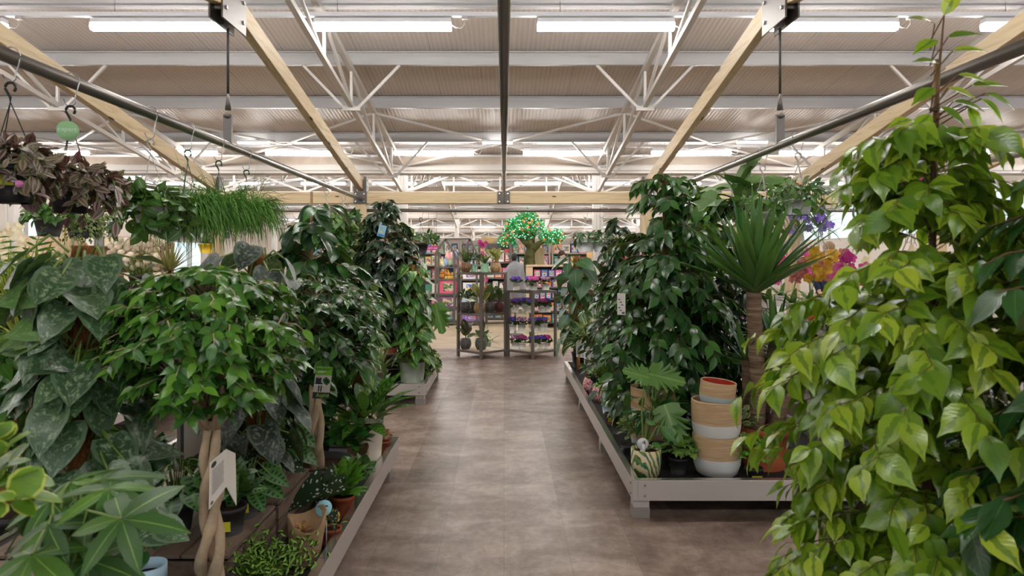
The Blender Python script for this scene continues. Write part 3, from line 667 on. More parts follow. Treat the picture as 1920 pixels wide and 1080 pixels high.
def frond_fern(root,c,n,L,mat,up=(.5,1.3),bend=1.5,leaf=.03,kind='oval',np_=18,wr=.8):
    a=np.arange(n)*2.39996; e=up[0]+(up[1]-up[0])*rng.random(n); out=np.stack([np.cos(a),np.sin(a),np.zeros(n)],1); D=out*np.cos(e)[:,None]+np.array((0,0,1.))*np.sin(e)[:,None]
    tmp=MB(); P,Ds,S=straps(tmp,np.tile(np.array(c,float),(n,1)),D,L*(.7+.5*rng.random(n)),.004,bend*(.6+.6*rng.random(n)),9)
    lm=MB(); st=MB()
    for i in range(n):
        st.tube(P[i],[.002]*8+[.001],4,caps=False)
        s=np.linspace(.15,1,np_); k=s*8; j=np.minimum(7,k.astype(int)); f=(k-j)[:,None]; pt=P[i][j]*(1-f)+P[i][np.minimum(8,j+1)]*f; d=Ds[i][j]; N=np.cross(S[i],d)
        w=np.sin(np.clip(s*1.05,0,1)*pi)**.6*.8+.2
        for q in(-1,1): leaves(lm,kind,pt,nrm(S[i]*q+d*.35),N,leaf*w*(.8+.4*rng.random(np_)),wr,.15,.05)
    obj('stem',st,B_green,root); f=obj('foliage',lm,mat,root); f['kind']='stuff'
def bush(root,c,rad,n,L,kind,mat,zs=1.0,droop=.2,wr=1.0,up=.4,twigs=True,hang=0.0):
    "loose ball of leaves"
    v=nrm(rng.normal(0,1,(n,3))); v[:,2]=np.abs(v[:,2])*(1 if not hang else 1); rr=(.35+.65*rng.random(n)**.6)[:,None]
    O=np.array(c)+v*rr*np.array((rad,rad,rad*zs)); D=nrm(v+rng.normal(0,.45,(n,3))+np.array((0,0,-hang))); U=v*.4+np.array((0,0,1.))*.8+rng.normal(0,.25,(n,3))
    lm=MB(); leaves(lm,kind,O,D,U,L*(.7+.6*rng.random(n)),wr,droop,.15); f=obj('foliage',lm,mat,root); f['kind']='stuff'
    if twigs:
        st=MB()
        for i in range(0,n,max(1,n//26)): st.tube([c,np.array(c)*.5+O[i]*.5+np.array((0,0,rad*.1)),O[i]],.0025,4,caps=False)
        obj('stem',st,B_green,root)
def trailing(root,c,r,nstr,length,L,kind,mat,droop=.2,per=14,spread=1.0,stem=B_green,top=.5,wr=1.0,lv=.5):
    "shoots that rise over the pot rim and hang down outside"
    lm=MB(); st=MB(); O=[];D=[];U=[]
    for i in range(nstr):
        a=i*2.39996+rng.random()*.5; out=np.array((cos(a),sin(a),0)); ln=length*(1-lv+lv*rng.random()*1.3); q=np.linspace(0,1,9); ro=r*(.8+.5*rng.random())*spread
        P=np.stack([c[0]+out[0]*(r*.4+ro*np.minimum(1,q*2.2)**.8),c[1]+out[1]*(r*.4+ro*np.minimum(1,q*2.2)**.8),c[2]+top*r*np.sin(np.minimum(1,q*2.6)*pi*.75)-ln*np.maximum(0,q-.3)**1.1*1.3],1)
        P[2:]+=rng.normal(0,.012,(7,3)); st.tube(P,.003,4,caps=False)
        for k in range(per):
            s=.1+.9*(k+rng.random()*.5)/per; kk=min(s,.999)*8; j=int(kk); f=kk-j; p=P[j]*(1-f)+P[j+1]*f; T=nrm(P[j+1]-P[j]); sd=nrm(np.cross(T,out+(0,0,.01)))*(1 if k%2 else -1)
            O.append(p); D.append(nrm(T*.5+sd*.7+out*.4+rng.normal(0,.25,3))); U.append(out*.7+np.array((0,0,.7))+rng.normal(0,.3,3))
    n=len(O); leaves(lm,kind,np.array(O),np.array(D),np.array(U),L*(.7+.6*rng.random(n)),wr,droop,.15)
    obj('stem',st,stem,root); f=obj('foliage',lm,mat,root); f['kind']='stuff'
def flower(mb,c,n,L,face,m=0,kind='petal',cup=.3,rnd=None):
    face=nrm(face); a=np.arange(n)*2*pi/n+rng.random(); x=nrm(np.cross(face,(0.01,0,1))); y=np.cross(face,x)
    D=np.cos(a)[:,None]*x+np.sin(a)[:,None]*y+face*cup; leaves(mb,kind,np.tile(c,(n,1)),D,np.tile(face,(n,1)),L,1,.1,.1,m=m,rnd=rnd)
def hanger(root,c,r,ztop,col,wire=True,n=3,hook=.05,pipez=None,pipex=None,hr=.0055):
    "cords from the pot rim up to a plastic hook and a wire S-hook over the pipe"
    m=MB()
    for i in range(n):
        a=2*pi*i/n+.5; m.tube([(c[0]+r*cos(a),c[1]+r*sin(a),c[2]),(c[0],c[1],ztop)],.0022,5,caps=False)
    cd=obj('hanger_cord',m,col,root)
    q=np.linspace(-.6*pi,pi*.95,14); hk=hook*.4; z1=ztop+hook*.9
    pts=[(c[0],c[1],ztop-.01),(c[0],c[1],ztop+hook*.35)]+[(c[0]-hk*cos(t)*-1*.0+hk*sin(t),c[1],z1+hook*.2-hk*cos(t)*-1) for t in np.linspace(-pi*.55,pi*.75,12)]
    obj('hook',MB().tube(pts,hr,7),col,root)
    if pipez is not None:
        zt=z1+hook*.2+hk; h=pipez-zt
        pts=[(pipex+.038*cos(t),c[1],pipez+.038*sin(t)) for t in np.linspace(pi*1.02,-.25,9)]+[(pipex+.03,c[1],pipez-.035),(c[0]+.02,c[1],zt+h*.35),(c[0]+.02,c[1],zt+.012),(c[0],c[1],zt-.006),(c[0]-.022,c[1],zt+.01),(c[0]-.03,c[1],zt+.03)]
        obj('wire_hook',MB().tube(pts,.0025,6),M_wire,root)
LEAF['monstera']=star([(1,0),(.93,.16),(.74,.16),(.84,.34),(.62,.24),(.68,.46),(.46,.28),(.46,.54),(.28,.3),(.2,.54),(.04,.4),(-.1,.42),(-.18,.2)])
CAT='plant'
def plant(name,label,x,y,z,group=None): return thing(name,label,CAT,(x,y,z),group)
def crate(name,lab,x0,x1,y0,y1,z0,z1):
    t=thing(name,lab,'crate',((x0+x1)/2,(y0+y1)/2,z0),'weathered wooden crates')
    n=3; h=(z1-z0-.02)/n
    for i in range(n):
        a=z0+.005+i*h; b=a+h-.008
        m=MB().b2((x0,y0,a),(x1,y0+.012,b)); obj('slat',m,M_crate,t)
        obj('slat',MB().b2((x0,y1-.012,a),(x1,y1,b)),M_crate,t)
        obj('end_board',MB().b2((x0,y0+.013,a),(x0+.012,y1-.013,b)),M_crate,t)
        obj('end_board',MB().b2((x1-.012,y0+.013,a),(x1,y1-.013,b)),M_crate,t)
    k=max(2,int((x1-x0)/.16)); w=(x1-x0)/k
    for i in range(k): obj('bottom_board',MB().b2((x0+i*w+.003,y0,z1-.012),(x0+(i+1)*w-.003,y1,z1)),M_crate,t)
M_crate=wood('weathered_crate_wood',(132,112,98),(84,68,58),1,1.2)
M_crate0=M_crate
crate('wooden_crate','upturned grey wooden crate in the near left tray with black potted climbers on it',-1.95,-1.03,2.56,3.08,TR,.38)
crate('wooden_crate','upturned grey wooden crate behind the near one, under the spotted begonia',-1.95,-1.03,3.12,3.62,TR,.38)
crate('wooden_crate','upturned wooden crate at the picture bottom left beneath the silver mottled climber',-1.97,-1.3,2.05,2.52,TR,.38)
crate('wooden_crate','wooden crate with hand hole behind the sage pot on the far left tray',-1.75,-1.08,7.55,8.0,TR,.42)
# ---- silver mottled climber on a coir pole, front left
t=plant('satin_pothos','big climber with silver-mottled heart leaves on a thick coir pole, front left',-1.485,2.42,.38)
pot(t,(-1.485,2.4,.38),.11,.18,M_pot_black)
climber(t,-1.485,2.42,.52,1.54,.052,G_satin,96,.15,'satin',.095,.22,wr=1.0,upper=-.25,az=(pi*.95,pi*2.15)); climber(t,-1.485,2.42,.9,1.5,.052,G_satin,26,.145,'satin',.11,.22,wr=1.0,upper=-.2,pole=False)
m=MB()
for a in(0,1.2,2.5,3.8): 
    q=np.linspace(0,1,8); m.tube(np.stack([-1.485+.054*np.cos(a)*np.cos(q*pi/2)**.3,2.42+.054*np.sin(a)*np.cos(q*pi/2)**.3,1.2+.35*q],1),.0045,5)
obj('raffia_tie',m,plain((196,160,104),.8),t)
L_=MB(); s_=MB()
for px,py,d,ln,dx in((215,905,2.2,.14,.35),(245,935,2.2,.13,.6),(265,945,2.18,.12,.9),(285,955,2.2,.11,.8),(290,985,2.15,.12,.4),(300,1010,2.1,.13,.95),(240,890,2.25,.13,.1),(120,960,2.2,.14,-.4),(100,1000,2.2,.14,-.6),(330,1010,2.1,.1,.8)):
    p=W(px-35*dx,py-25,d); s_.tube([(-1.485,2.42,.75),((p[0]-1.485)/2,(p[1]+2.42)/2,p[2]+.06),p],.004,5,caps=False); leaves(L_,'satin',p,(dx,-.25,-.55+abs(dx)*.4),(0,-.8,.7),ln,1,.25,.15,ripple=.05)
for px,py,ln,dx,dz in((50,545,.19,-.75,-.45),(75,600,.2,-.8,-.5),(70,655,.15,.9,-.1)):
    p=W(px+50*(1 if dx<0 else -1),py-20,2.28); s_.tube([(-1.485,2.42,p[2]-.05),p],.004,5,caps=False); leaves(L_,'satin',p,(dx,-.2,dz),(0,.75,-.6),ln,.95,.15,.12,ripple=.05)
sp=obj('stem',s_,B_green,t); obj('foliage',L_,G_satin,sp)['kind']='stuff'
# ---- money tree near the lens
t=plant('money_tree','young money tree with hand-shaped leaves, lowest left corner',-.95,1.42,TR)
pot(t,(-.95,1.42,TR),.1,.17,M_pot_black)
st=MB(); lm=MB(); st.tube([(-.95,1.42,TR+.1),(-.93,1.4,.5),(-.92,1.4,.8)],[.018,.015,.011],8)
for px,py,d,L,fd in((228,973,1.33,.15,(.1,-.6,.9)),(190,899,1.5,.14,(.0,-.3,1)),(205,917,1.42,.15,(.2,-.2,1)),(165,955,1.4,.12,(-.2,-.5,1)),(90,985,1.36,.14,(-.3,-.5,1)),(130,905,1.5,.12,(-.3,-.3,1)),(60,1040,1.3,.14,(-.1,-.5,1)),(165,1050,1.38,.12,(.1,-.5,.8)),(95,940,1.45,.12,(0,-.3,1))):
    p=W(px,py,d); st.tube([(-.92,1.4,.74),((p[0]-.92)/2,(p[1]+1.4)/2,p[2]*.6+.4),p],.003,5,caps=False)
    fd=nrm(fd); x=nrm(np.cross(fd,(0,1,.2))); y=np.cross(fd,x); n=6; a=np.arange(n)*2*pi/n+rng.random()
    leaves(lm,'lance_wide',np.tile(p,(n,1)),np.cos(a)[:,None]*x+np.sin(a)[:,None]*y-fd*.22,np.tile(fd,(n,1)),L*(.7+.45*rng.random(n)),.85,.22,.12)
obj('stem',st,B_green,t); obj('foliage',lm,G_pach,t)['kind']='stuff'
t=plant('rubber_peperomia','yellow-edged round-leaved plant at the left picture edge, out of focus',-.9,1.1,TR)
pot(t,(-.95,1.1,TR),.08,.14,M_pot_black); bush(t,W(-52,950,1.1),.085,44,.05,'round',G_pep,1.3,.15,1,.3); obj('stem',MB().tube([(-.95,1.1,TR+.1),tuple(W(-15,950,1.1))],.006,6),B_green,t)
# ---- left edge figs and spiky foliage
t=plant('weeping_fig','bright weeping fig at the left edge behind the silver mottled climber',-2.42,3.4,0)
pot(t,(-2.42,3.4,0),.14,.24,M_pot_black); tm=crown(t,'fig',G_figlite,-2.42,3.4,prof_px(35,3.4,[(490,30),(530,80),(600,95),(680,95),(760,90),(840,75),(880,40)]),100,11,.1,weep=.7); tm.tube([(-2.42,3.4,.2),(-2.42,3.4,1.4)],[.014,.008],7); obj('trunk',tm,B_stem,t)
t=plant('parlour_palm','feathery green palm fronds at the left edge beneath the purple baskets',-2.78,3.85,0)
pot(t,(-2.78,3.85,0),.13,.24,M_terra); frond_fern(t,(-2.78,3.85,1.0),18,.68,G_palm,(.6,1.35),1.0,.15,'lance',17,.5); obj('trunk',MB().tube([(-2.78,3.85,.2),(-2.78,3.85,1.0)],.02,8),B_green,t)
t=plant('song_of_india','yellow-striped spiky plant below the feathery palm at left edge',-2.05,3.05,TR)
pot(t,(-2.05,3.05,TR),.1,.18,M_pot_black); lm=MB()
for k,(px,py) in enumerate(((20,560),(70,530),(100,600),(40,640))): rosette(t,W(px,py,3.05),26,.2,.022,G_yel,(.1,1.4),.6,mb=lm)
obj('foliage',lm,G_yel,t)['kind']='stuff'; st=MB()
for px,py in((20,560),(70,530),(100,600),(40,640)): st.tube([(-2.05,3.05,TR+.14),tuple(W(px,py,3.05))],.008,6)
obj('stem',st,B_stem,t)
# ---- braided fig 1
t=plant('braided_fig','low weeping fig with a braided pale trunk and a spreading crown, front left',-1.03,2.4,TR)
pot(t,(-1.03,2.4,TR),.13,.16,M_pot_black)
X0=-1.03
tm=crown(t,'fig',G_figlite,X0-.03,2.42,prof_px(372,2.42,[(508,40),(525,110),(550,150),(590,175),(640,185),(690,180),(725,150),(770,85)]),290,13,.06,weep=.3,inner=.4,rise=.34,droop=.3,face=.1)
braid(tm,(X0,2.4),TR+.12,.93,.029,3,1.1,.017)
for a,q in((0,.3),(1.3,.26),(2.5,.3),(3.6,.26),(4.6,.3),(5.5,.25),(.7,.2),(3.1,.2)):
    tm.tube([(X0+.02*cos(a),2.4+.02*sin(a),.9),(X0+q*.35*cos(a),2.4+q*.35*sin(a),1.02),(X0+q*.6*cos(a),2.4+q*.6*sin(a),1.16),(X0+q*.85*cos(a),2.4+q*.85*sin(a),1.3)],[.013,.009,.006,.003],6)
obj('trunk',tm,B_fig,t)
yl=MB(); leaves(yl,'fig',[tuple(W(284,668,2.25)),tuple(W(290,662,2.25))],[(1,-.3,.2),(.9,-.2,-.5)],(0,-1,.6),.05); obj('withered_leaf',yl,G_yellowbit,t)['label']='single yellow withered leaf'
tg=thing('care_tag','folded white care tag hanging on the braided fig trunk in front','plant tag',W(418,845,2.3))
a=W(424,842,2.28); m=MB(); b=W(394,868,2.2); c=W(392,955,2.2); d=W(424,912,2.28); e=W(441,850,2.4); f=W(443,948,2.4)
def sheet(mb,quad,th=.0012):
    q=np.array([tuple(p) for p in quad]); n=nrm(np.cross(q[1]-q[0],q[2]-q[0]))*th; k=len(q)
    mb.add(np.concatenate([q-n,q+n]),[tuple(range(k))[::-1],tuple(range(k,2*k))]+[(i,(i+1)%k,k+(i+1)%k,k+i) for i in range(k)]); return mb
M_paper=plain((226,220,212),.8,0,.2); M_ink=plain((96,98,94),.8,0,.1)
obj('left_leaf',sheet(MB(),(a,b,c,d)),M_paper,tg); obj('right_leaf',sheet(MB(),(a,d,f,e)),M_paper,tg)
def onq(q,u,v): return np.array(q[0])*(1-u)*(1-v)+np.array(q[1])*u*(1-v)+np.array(q[2])*u*v+np.array(q[3])*(1-u)*v
ql=[np.array(p)+np.array((.0016,-.0022,0)) for p in(a,b,c,d)]; qr=[np.array(p)+np.array((-.0022,-.0016,0)) for p in(a,e,f,d)]
pr=MB()
for i in range(11): sheet(pr,[onq(ql,.15+.02*(i%3),.22+.052*i),onq(ql,.85,.22+.052*i),onq(ql,.85,.232+.052*i),onq(ql,.15+.02*(i%3),.232+.052*i)],.0002)
for i in range(13): sheet(pr,[onq(qr,.15,.2+.055*i),onq(qr,.8,.2+.055*i),onq(qr,.8,.21+.055*i),onq(qr,.15,.21+.055*i)],.0002)
obj('print_lines',pr,M_ink,tg); 
for (u,v,su,sv) in((.78,.1,.16,.06),(.85,.93,.08,.03)):
    em=MB(); sheet(em,[onq(ql,u+su*cos(k),v+sv*sin(k)) for k in np.linspace(0,2*pi,14)[:-1]],.0003); obj('oval_emblem',em,plain((52,60,48),.7),tg)
# ---- braided fig 2
t=plant('braided_fig','weeping fig with braided trunk in a wide dark grey bowl, second on the left',-1.05,3.85,TR)
pot(t,(-1.06,3.86,TR),.21,.18,plain((74,74,76),.5),rb=.72,fill=.8)
tm=crown(t,'fig',G_fig,-1.05,3.85,prof_px(595,3.85,[(512,15),(530,70),(560,110),(600,130),(640,130),(675,112),(695,70)]),210,12,.07,weep=.42,inner=.35,rise=.3)
braid(tm,(-1.055,3.83),TR+.14,1.02,.028,3,1.0,.017)
for a in np.arange(7)*.9: tm.tube([(-1.055,3.83,.98),(-1.055+.09*cos(a),3.83+.09*sin(a),1.12),(-1.055+.22*cos(a),3.83+.22*sin(a),1.26)],[.013,.008,.004],6)
obj('trunk',tm,B_fig,t)
# printed swing tag
tg=thing('sales_tag','green and black printed sales tag hanging from the braided fig trunk','plant tag',W(608,685,3.3))
P0=W(593,687,3.3); pw=31/F*3.3; ph=60/F*3.3
def tagrect(mb,x0,x1,z0,z1,y=0,sl=-.15): 
    o=np.array(P0); q=[(x0,z0),(x1,z0),(x1,z1),(x0,z1)]
    V=[o+np.array((x*pw-( z)*ph*.13*-1*-1,y,-z*ph-x*.003)) for x,z in q]; V2=[v+np.array((0,.0012,0)) for v in V]
    mb.add(V+V2,[(0,1,2,3),(7,6,5,4),(0,4,5,1),(1,5,6,2),(2,6,7,3),(3,7,4,0)])
for nm,col,(z0,z1) in(('green_panel',(110,176,40),(0,.27)),('photo_panel',(196,190,180),(.27,.8)),('black_panel',(38,42,36),(.8,1))):
    m=MB(); tagrect(m,0,1,z0,z1); obj(nm,m,plain(col,.4),tg)
m=MB(); tagrect(m,.08,.42,.34,.55,-.001); tagrect(m,.28,.36,.5,.78,-.001); tagrect(m,.42,.5,.5,.78,-.001); obj('printed_figure',m,plain((40,42,52),.5),tg)
m=MB(); tagrect(m,.2,.32,.28,.36,-.0012); obj('printed_face',m,plain((206,160,136),.5),tg)
m=MB()
for x,z in((.52,.36),(.62,.32),(.72,.36),(.8,.4),(.6,.42),(.7,.45)): tagrect(m,x,x+.14,z,z+.12,-.0013)
obj('printed_tree',m,plain((58,104,52),.6),tg); m=MB(); tagrect(m,.04,.7,.555,.585,-.0014); tagrect(m,.16,.5,.165,.185,-.0014); tagrect(m,.16,.62,.135,.152,-.0014); obj('printed_bars',m,M_paper,tg)
text('TOP QUALITY',tg,P0+Vector((pw*.52,-.003,-ph*.085)),.0135,plain((30,34,26),.6),rz=0)
text('Regina',tg,P0+Vector((pw*.36,-.003,-ph*.9)),.0235,plain((150,196,70),.5),shear=.35)
# ---- dark satin climber, rubbery fig, pothos on poles
t=plant('satin_pothos','dusky silver-marked climber on a coir pole between the two braided figs',-1.16,3.2,.38)
pot(t,(-1.16,3.2,.38),.1,.16,M_pot_black); climber(t,-1.16,3.2,.52,1.545,.04,G_satin_dark,58,.16,'satin',.1,.25,wr=.95,upper=-.1)
t=plant('rubber_fig','slender broad-leaved fig on a cane, rising behind the second braided fig',-1.24,4.4,TR)
pot(t,(-1.24,4.4,TR),.13,.22,M_pot_black); tm=crown(t,'fig',G_rubber,-1.24,4.4,prof_px(585,4.4,[(362,15),(378,75),(395,60),(420,30),(440,55),(480,80),(520,95),(560,110),(600,100),(680,80),(760,60),(820,40)]),66,8,.145,'broad',weep=.75,droop=.25,inner=.2)
tm.tube([(-1.24,4.4,.3),(-1.24,4.4,1.92)],[.014,.009],8); obj('trunk',tm,B_cane,t)
t=plant('dark_fig','near-black leafy fig filling the shade beneath the second braided fig',-1.5,4.25,TR)
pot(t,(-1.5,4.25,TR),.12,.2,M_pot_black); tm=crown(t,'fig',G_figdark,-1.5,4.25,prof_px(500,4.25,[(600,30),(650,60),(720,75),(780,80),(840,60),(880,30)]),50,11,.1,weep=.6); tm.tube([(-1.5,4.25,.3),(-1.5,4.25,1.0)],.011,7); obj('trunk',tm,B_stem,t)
t=plant('pothos','yellow-marbled climber on a coir pole beside the rattlesnake-patterned plant',-.985,4.62,TR)
pot(t,(-.99,4.62,TR),.08,.2,M_pot_black); climber(t,-.985,4.62,.34,1.36,.038,G_pothos,46,.165,'heart',.09,.22,upper=-.2)
t=plant('rattlesnake_plant','wavy long-leaved plant with dark bars in a cream pot, far right of near left tray',-.89,4.43,TR)
pot(t,(-.89,4.43,TR),.112,.26,plain((222,212,198),.5),rb=.8,rim=False); lm=MB(); n=30; a=np.arange(n)*2.39996; e=.35+.95*rng.random(n); D=np.stack([np.cos(a)*np.cos(e),np.sin(a)*np.cos(e),np.sin(e)],1); O=np.array((-.9,4.43,.4))+D*np.array((.12,.12,.1))
leaves(lm,'lance',O,D,np.array((0,0,1.))-D*D[:,2:3]+rng.normal(0,.15,(n,3)),.3*(.7+.5*rng.random(n)),1.05,.45,.1,ripple=.12); obj('foliage',lm,G_cal,t)['kind']='stuff'
# ---- small plants along the tray front
def small(name,label,x,y,z,r,h,mat,**k):
    t=plant(name,label,x,y,z,**{q:v for q,v in k.items() if q=='group'}); pot(t,(x,y,z),r,h,mat); return t
t=small('button_fern','bright green fern in a terracotta pot on the near left tray edge',-.83,3.52,TR,.063,.11,M_terra); frond_fern(t,(-.83,3.52,.27),64,.19,G_fern,(.35,1.5),1.0,.024,'oval',20,1.0)
t=small('maidenhair_fern','lime maidenhair fern at the bottom edge of the near left tray',-.94,2.68,TR,.06,.1,M_terra); lm=MB(); st=MB()
for i in range(140):
    a=i*2.4; e=.4+1.0*rng.random(); L=.1+.12*rng.random(); o=np.array((-.95,2.66,.26)); dv=np.array((cos(a)*cos(e),sin(a)*cos(e),sin(e))); q=np.linspace(0,1,7)[:,None]; P=o+dv*L*q+np.array((cos(a)*.06,sin(a)*.06,-.07))*q**2; st.tube(P,.0012,3,caps=False)
    for k in range(9):
        p=P[1+k*5//8 if k<8 else 6]+rng.normal(0,.013,3); leaves(lm,'maidenhair',p,nrm(dv*np.array((1,1,.3))+rng.normal(0,.5,3)),np.array((0,-.6,1))+rng.normal(0,.25,3),.017,1.0,.1,.05)
obj('stem',st,plain((50,36,30),.6),t); obj('foliage',lm,G_maiden,t)['kind']='stuff'
def paper_bag(name,label,c,w,h,lean=.0):
    t=thing(name,label,'paper bag',c); x,y,z=c
    def wob(V): 
        V=V.copy(); k=(V[:,2]/h); V[:,:2]*=(1+.28*k)[:,None]; V[:,2]+=np.where(k>.9,np.sin(np.arctan2(V[:,1],V[:,0])*2+.6)*h*.13-V[:,1]*-.25,0); V[:,0]+=k*lean; V[:,:2]*=(1+.04*np.sin(np.arctan2(V[:,1],V[:,0])*9)*k)[:,None]; return V
    obj('bag',MB().lathe([(.001,0),(w*.9,0),(w,h*.1),(w*1.0,h*.45),(w*1.02,h*.75),(w*1.02,h),(w*.98,h),(w*.95,h*.6),(.001,h*.55)],c,28,wob=wob),plain((166,138,106),.85,0,.2,.1),t); return t
t=paper_bag('paper_bag','brown paper bag wrapped round a peach succulent on the near left tray',(-.87,2.98,TR),.062,.2,.01)
s=plant('succulent','peach-pink succulent inside the larger brown paper bag',-.88,2.98,.28); lm=MB(); bush(s,(-.885,2.98,.3),.035,40,.025,'oval',G_succ,1.0,twigs=False)
t=thing('plant_label','round pale blue plant label beside the larger brown paper bag','plant tag',W(607,953,3.05)); obj('disc',MB().lathe([(.001,0),(.037,0),(.037,.002),(.001,.002)],W(607,953,3.05),24,tilt=(.9,0,0)),plain((146,204,218),.5),t)
m=MB(); p=W(607,951,3.04); m.box(p+Vector((.008,-.002,.006)),(.022,.002,.012),rx=.9); m.box(p+Vector((.002,-.004,0)),(.012,.002,.012),rx=.9); obj('printed_butterfly',m,plain((52,52,60),.6),t)
obj('stick',MB().tube([tuple(W(612,975,3.06)),(W(612,975,3.06)[0],3.06,TR+.02)],.002,5),plain((150,200,210),.5),t)
t=small('jelly_succulent','yellow succulent in a small terracotta pot beneath the blue label',-.8,3.17,TR,.045,.08,M_terra); bush(t,(-.8,3.17,.26),.04,26,.035,'oval',G_yellowbit,1.0,twigs=False)
t=small('spotted_begonia','small white-dotted begonia drooping behind the larger paper bag',-.95,3.22,TR,.05,.09,M_pot_black)
lm=MB(); leaves(lm,'wing',[tuple(W(628,895,3.3)),tuple(W(600,905,3.25)),tuple(W(640,905,3.2)),tuple(W(625,960,3.12))],[(-.5,-.3,-.85),(-.75,-.2,-.6),(-.9,0,-.5),(.1,-.1,-1)],(0,-.8,.5),[.19,.2,.15,.1],[.8,.8,.7,.55],.15,.12); obj('foliage',lm,G_begonia,t)['kind']='stuff'
st=MB()
for px,py,d in((628,895,3.3),(600,905,3.25),(640,905,3.2),(625,960,3.12)): st.tube([(-.95,3.22,.24),tuple(W(px,py,d))],.003,5)
obj('stem',st,B_brown,t)
t=plant('spotted_begonia','large white-dotted begonia with red leaf backs on the wooden crates',-1.24,3.3,.38); pot(t,(-1.2,3.3,.38),.075,.12,M_pot_black); st=MB(); lm=MB()
for px,py,d,dx,dz,L in((450,822,3.25,-.1,-.9,.2),(470,800,3.35,.3,-.8,.2),(490,830,3.3,.6,-.6,.19),(520,855,3.35,.8,-.35,.17),(475,885,3.2,.1,-1,.17),(500,890,3.2,.2,-1,.15),(455,905,3.1,-.3,-.8,.14),(520,820,3.4,.8,-.2,.15),(480,770,3.4,.2,-.5,.16),(430,800,3.3,-.4,-.7,.17)):
    p=W(px,py,d); st.tube([(-1.2,3.3,.46),((p[0]-1.2)/2,(p[1]+3.3)/2,p[2]+.05),p],.005,5); leaves(lm,'wing',p,(dx,-.25,dz),(0,-.9,.4),L,.85,.15,.12)
obj('stem',st,B_brown,t); obj('foliage',lm,G_begonia,t)['kind']='stuff'
rb=MB(); leaves(rb,'wing',[tuple(W(492,862,3.15)),tuple(W(505,872,3.12))],[(.8,-.3,-.5),(.9,-.3,-.45)],(0,-.9,.5),[.07,.1],.8,.2,.15); o=obj('young_leaf',rb,plain((150,64,50),.4),t); o['label']='glossy red leaf undersides'
M_lab=plain((214,206,52),.5)
def pot_label(parent,c,w,h,rz=0):
    l=obj('price_label',MB().box(c,(w,.002,h),rz=rz,rx=.1),M_lab,parent); return l
for i,(lab,px,py,d,n,L,z) in enumerate((('holey-leaved climber in a black pot with yellow label on the near crate',455,905,2.95,15,.13,.38),('holey-leaved climber behind the large spotted begonia',515,845,3.55,16,.13,.38),('holey-leaved climber left of the braided trunk under the grey sign',330,920,2.8,20,.13,.38))):
    c=W(px,py,d); t=plant('swiss_cheese_vine',lab,c[0],c[1],z); pot(t,(c[0],c[1],z),.075,.12,M_pot_black); st=MB(); O=[];D=[]
    if i<2: pot_label(t,(c[0]+.03,c[1]-.074,z+.06),.045,.04,.3)
    for k in range(n):
        a=k*2.4; o=np.array((c[0]+cos(a)*(.05+.1*rng.random()),c[1]+sin(a)*(.05+.1*rng.random()),z+.1+(.1 if i==0 else .2)*rng.random())); st.tube([(c[0],c[1],z+.1),o*.5+np.array((c[0],c[1],z+.3))*.5,o],.003,4); O.append(o); D.append((cos(a)*.7,sin(a)*.7-.2,-.5+.5*rng.random()))
    lm=MB(); leaves(lm,'heart',np.array(O),np.array(D),np.array((0,-.5,.9)),L*(.7+.5*rng.random(n)),.85,.25,.15); obj('stem',st,B_green,t); obj('foliage',lm,G_mons,t)['kind']='stuff'
t=plant('leafy_houseplant','plain dark-leaved plant in a black pot at the crate edge below the grey sign',-1.56,2.85,.38); pot(t,(-1.56,2.85,.38),.09,.14,M_pot_black); bush(t,(-1.56,2.85,.6),.14,60,.1,'broad',G_peace,1.2)
t=plant('trailing_vine','climber in a black pot with yellow label near the braided trunk foot',-1.08,2.75,.38); pot(t,(-1.12,2.78,.38),.07,.11,M_pot_black); pot_label(t,(-1.1,2.705,.43),.03,.04,.2); bush(t,(-1.12,2.78,.53),.09,30,.08,'heart',G_mons,1.0)
t=small('tiny_fern','dark small fern in shade behind the grey bowl',-1.08,4.19,TR,.07,.12,M_pot_black); bush(t,(-.98,4.22,.36),.13,70,.09,'broad',G_peace,1.0)
t=paper_bag('paper_bag','small brown paper bag in front of the cream pot on the near left tray',(-.9,4.21,TR),.05,.15)
s=plant('prayer_plant','veined green plant rising from the small brown paper bag',-.92,4.25,.27); bush(s,(-.93,4.2,.34),.07,26,.07,'broad',G_cal,.9)
t=small('pink_succulent','pink succulent in a terracotta pot at the far corner of near left tray',-.82,4.66,TR,.05,.085,M_terra); bush(t,(-.82,4.66,.28),.05,60,.03,'oval',G_succ,.8,twigs=False)
t=plant('prayer_plant','dark veined plant between the fern and the tray rim',-.815,3.68,TR); pot(t,(-.815,3.68,TR),.036,.07,M_pot_black); bush(t,(-.83,3.76,.3),.08,30,.08,'broad',G_mons,.9)
t=small('pale_blue_planter','small plant in a pale blue pot at the very bottom left',-1.2,2.3,TR,.06,.3,plain((176,206,224),.5)); bush(t,(-1.2,2.3,.52),.07,20,.06,'broad',G_peace,.6)
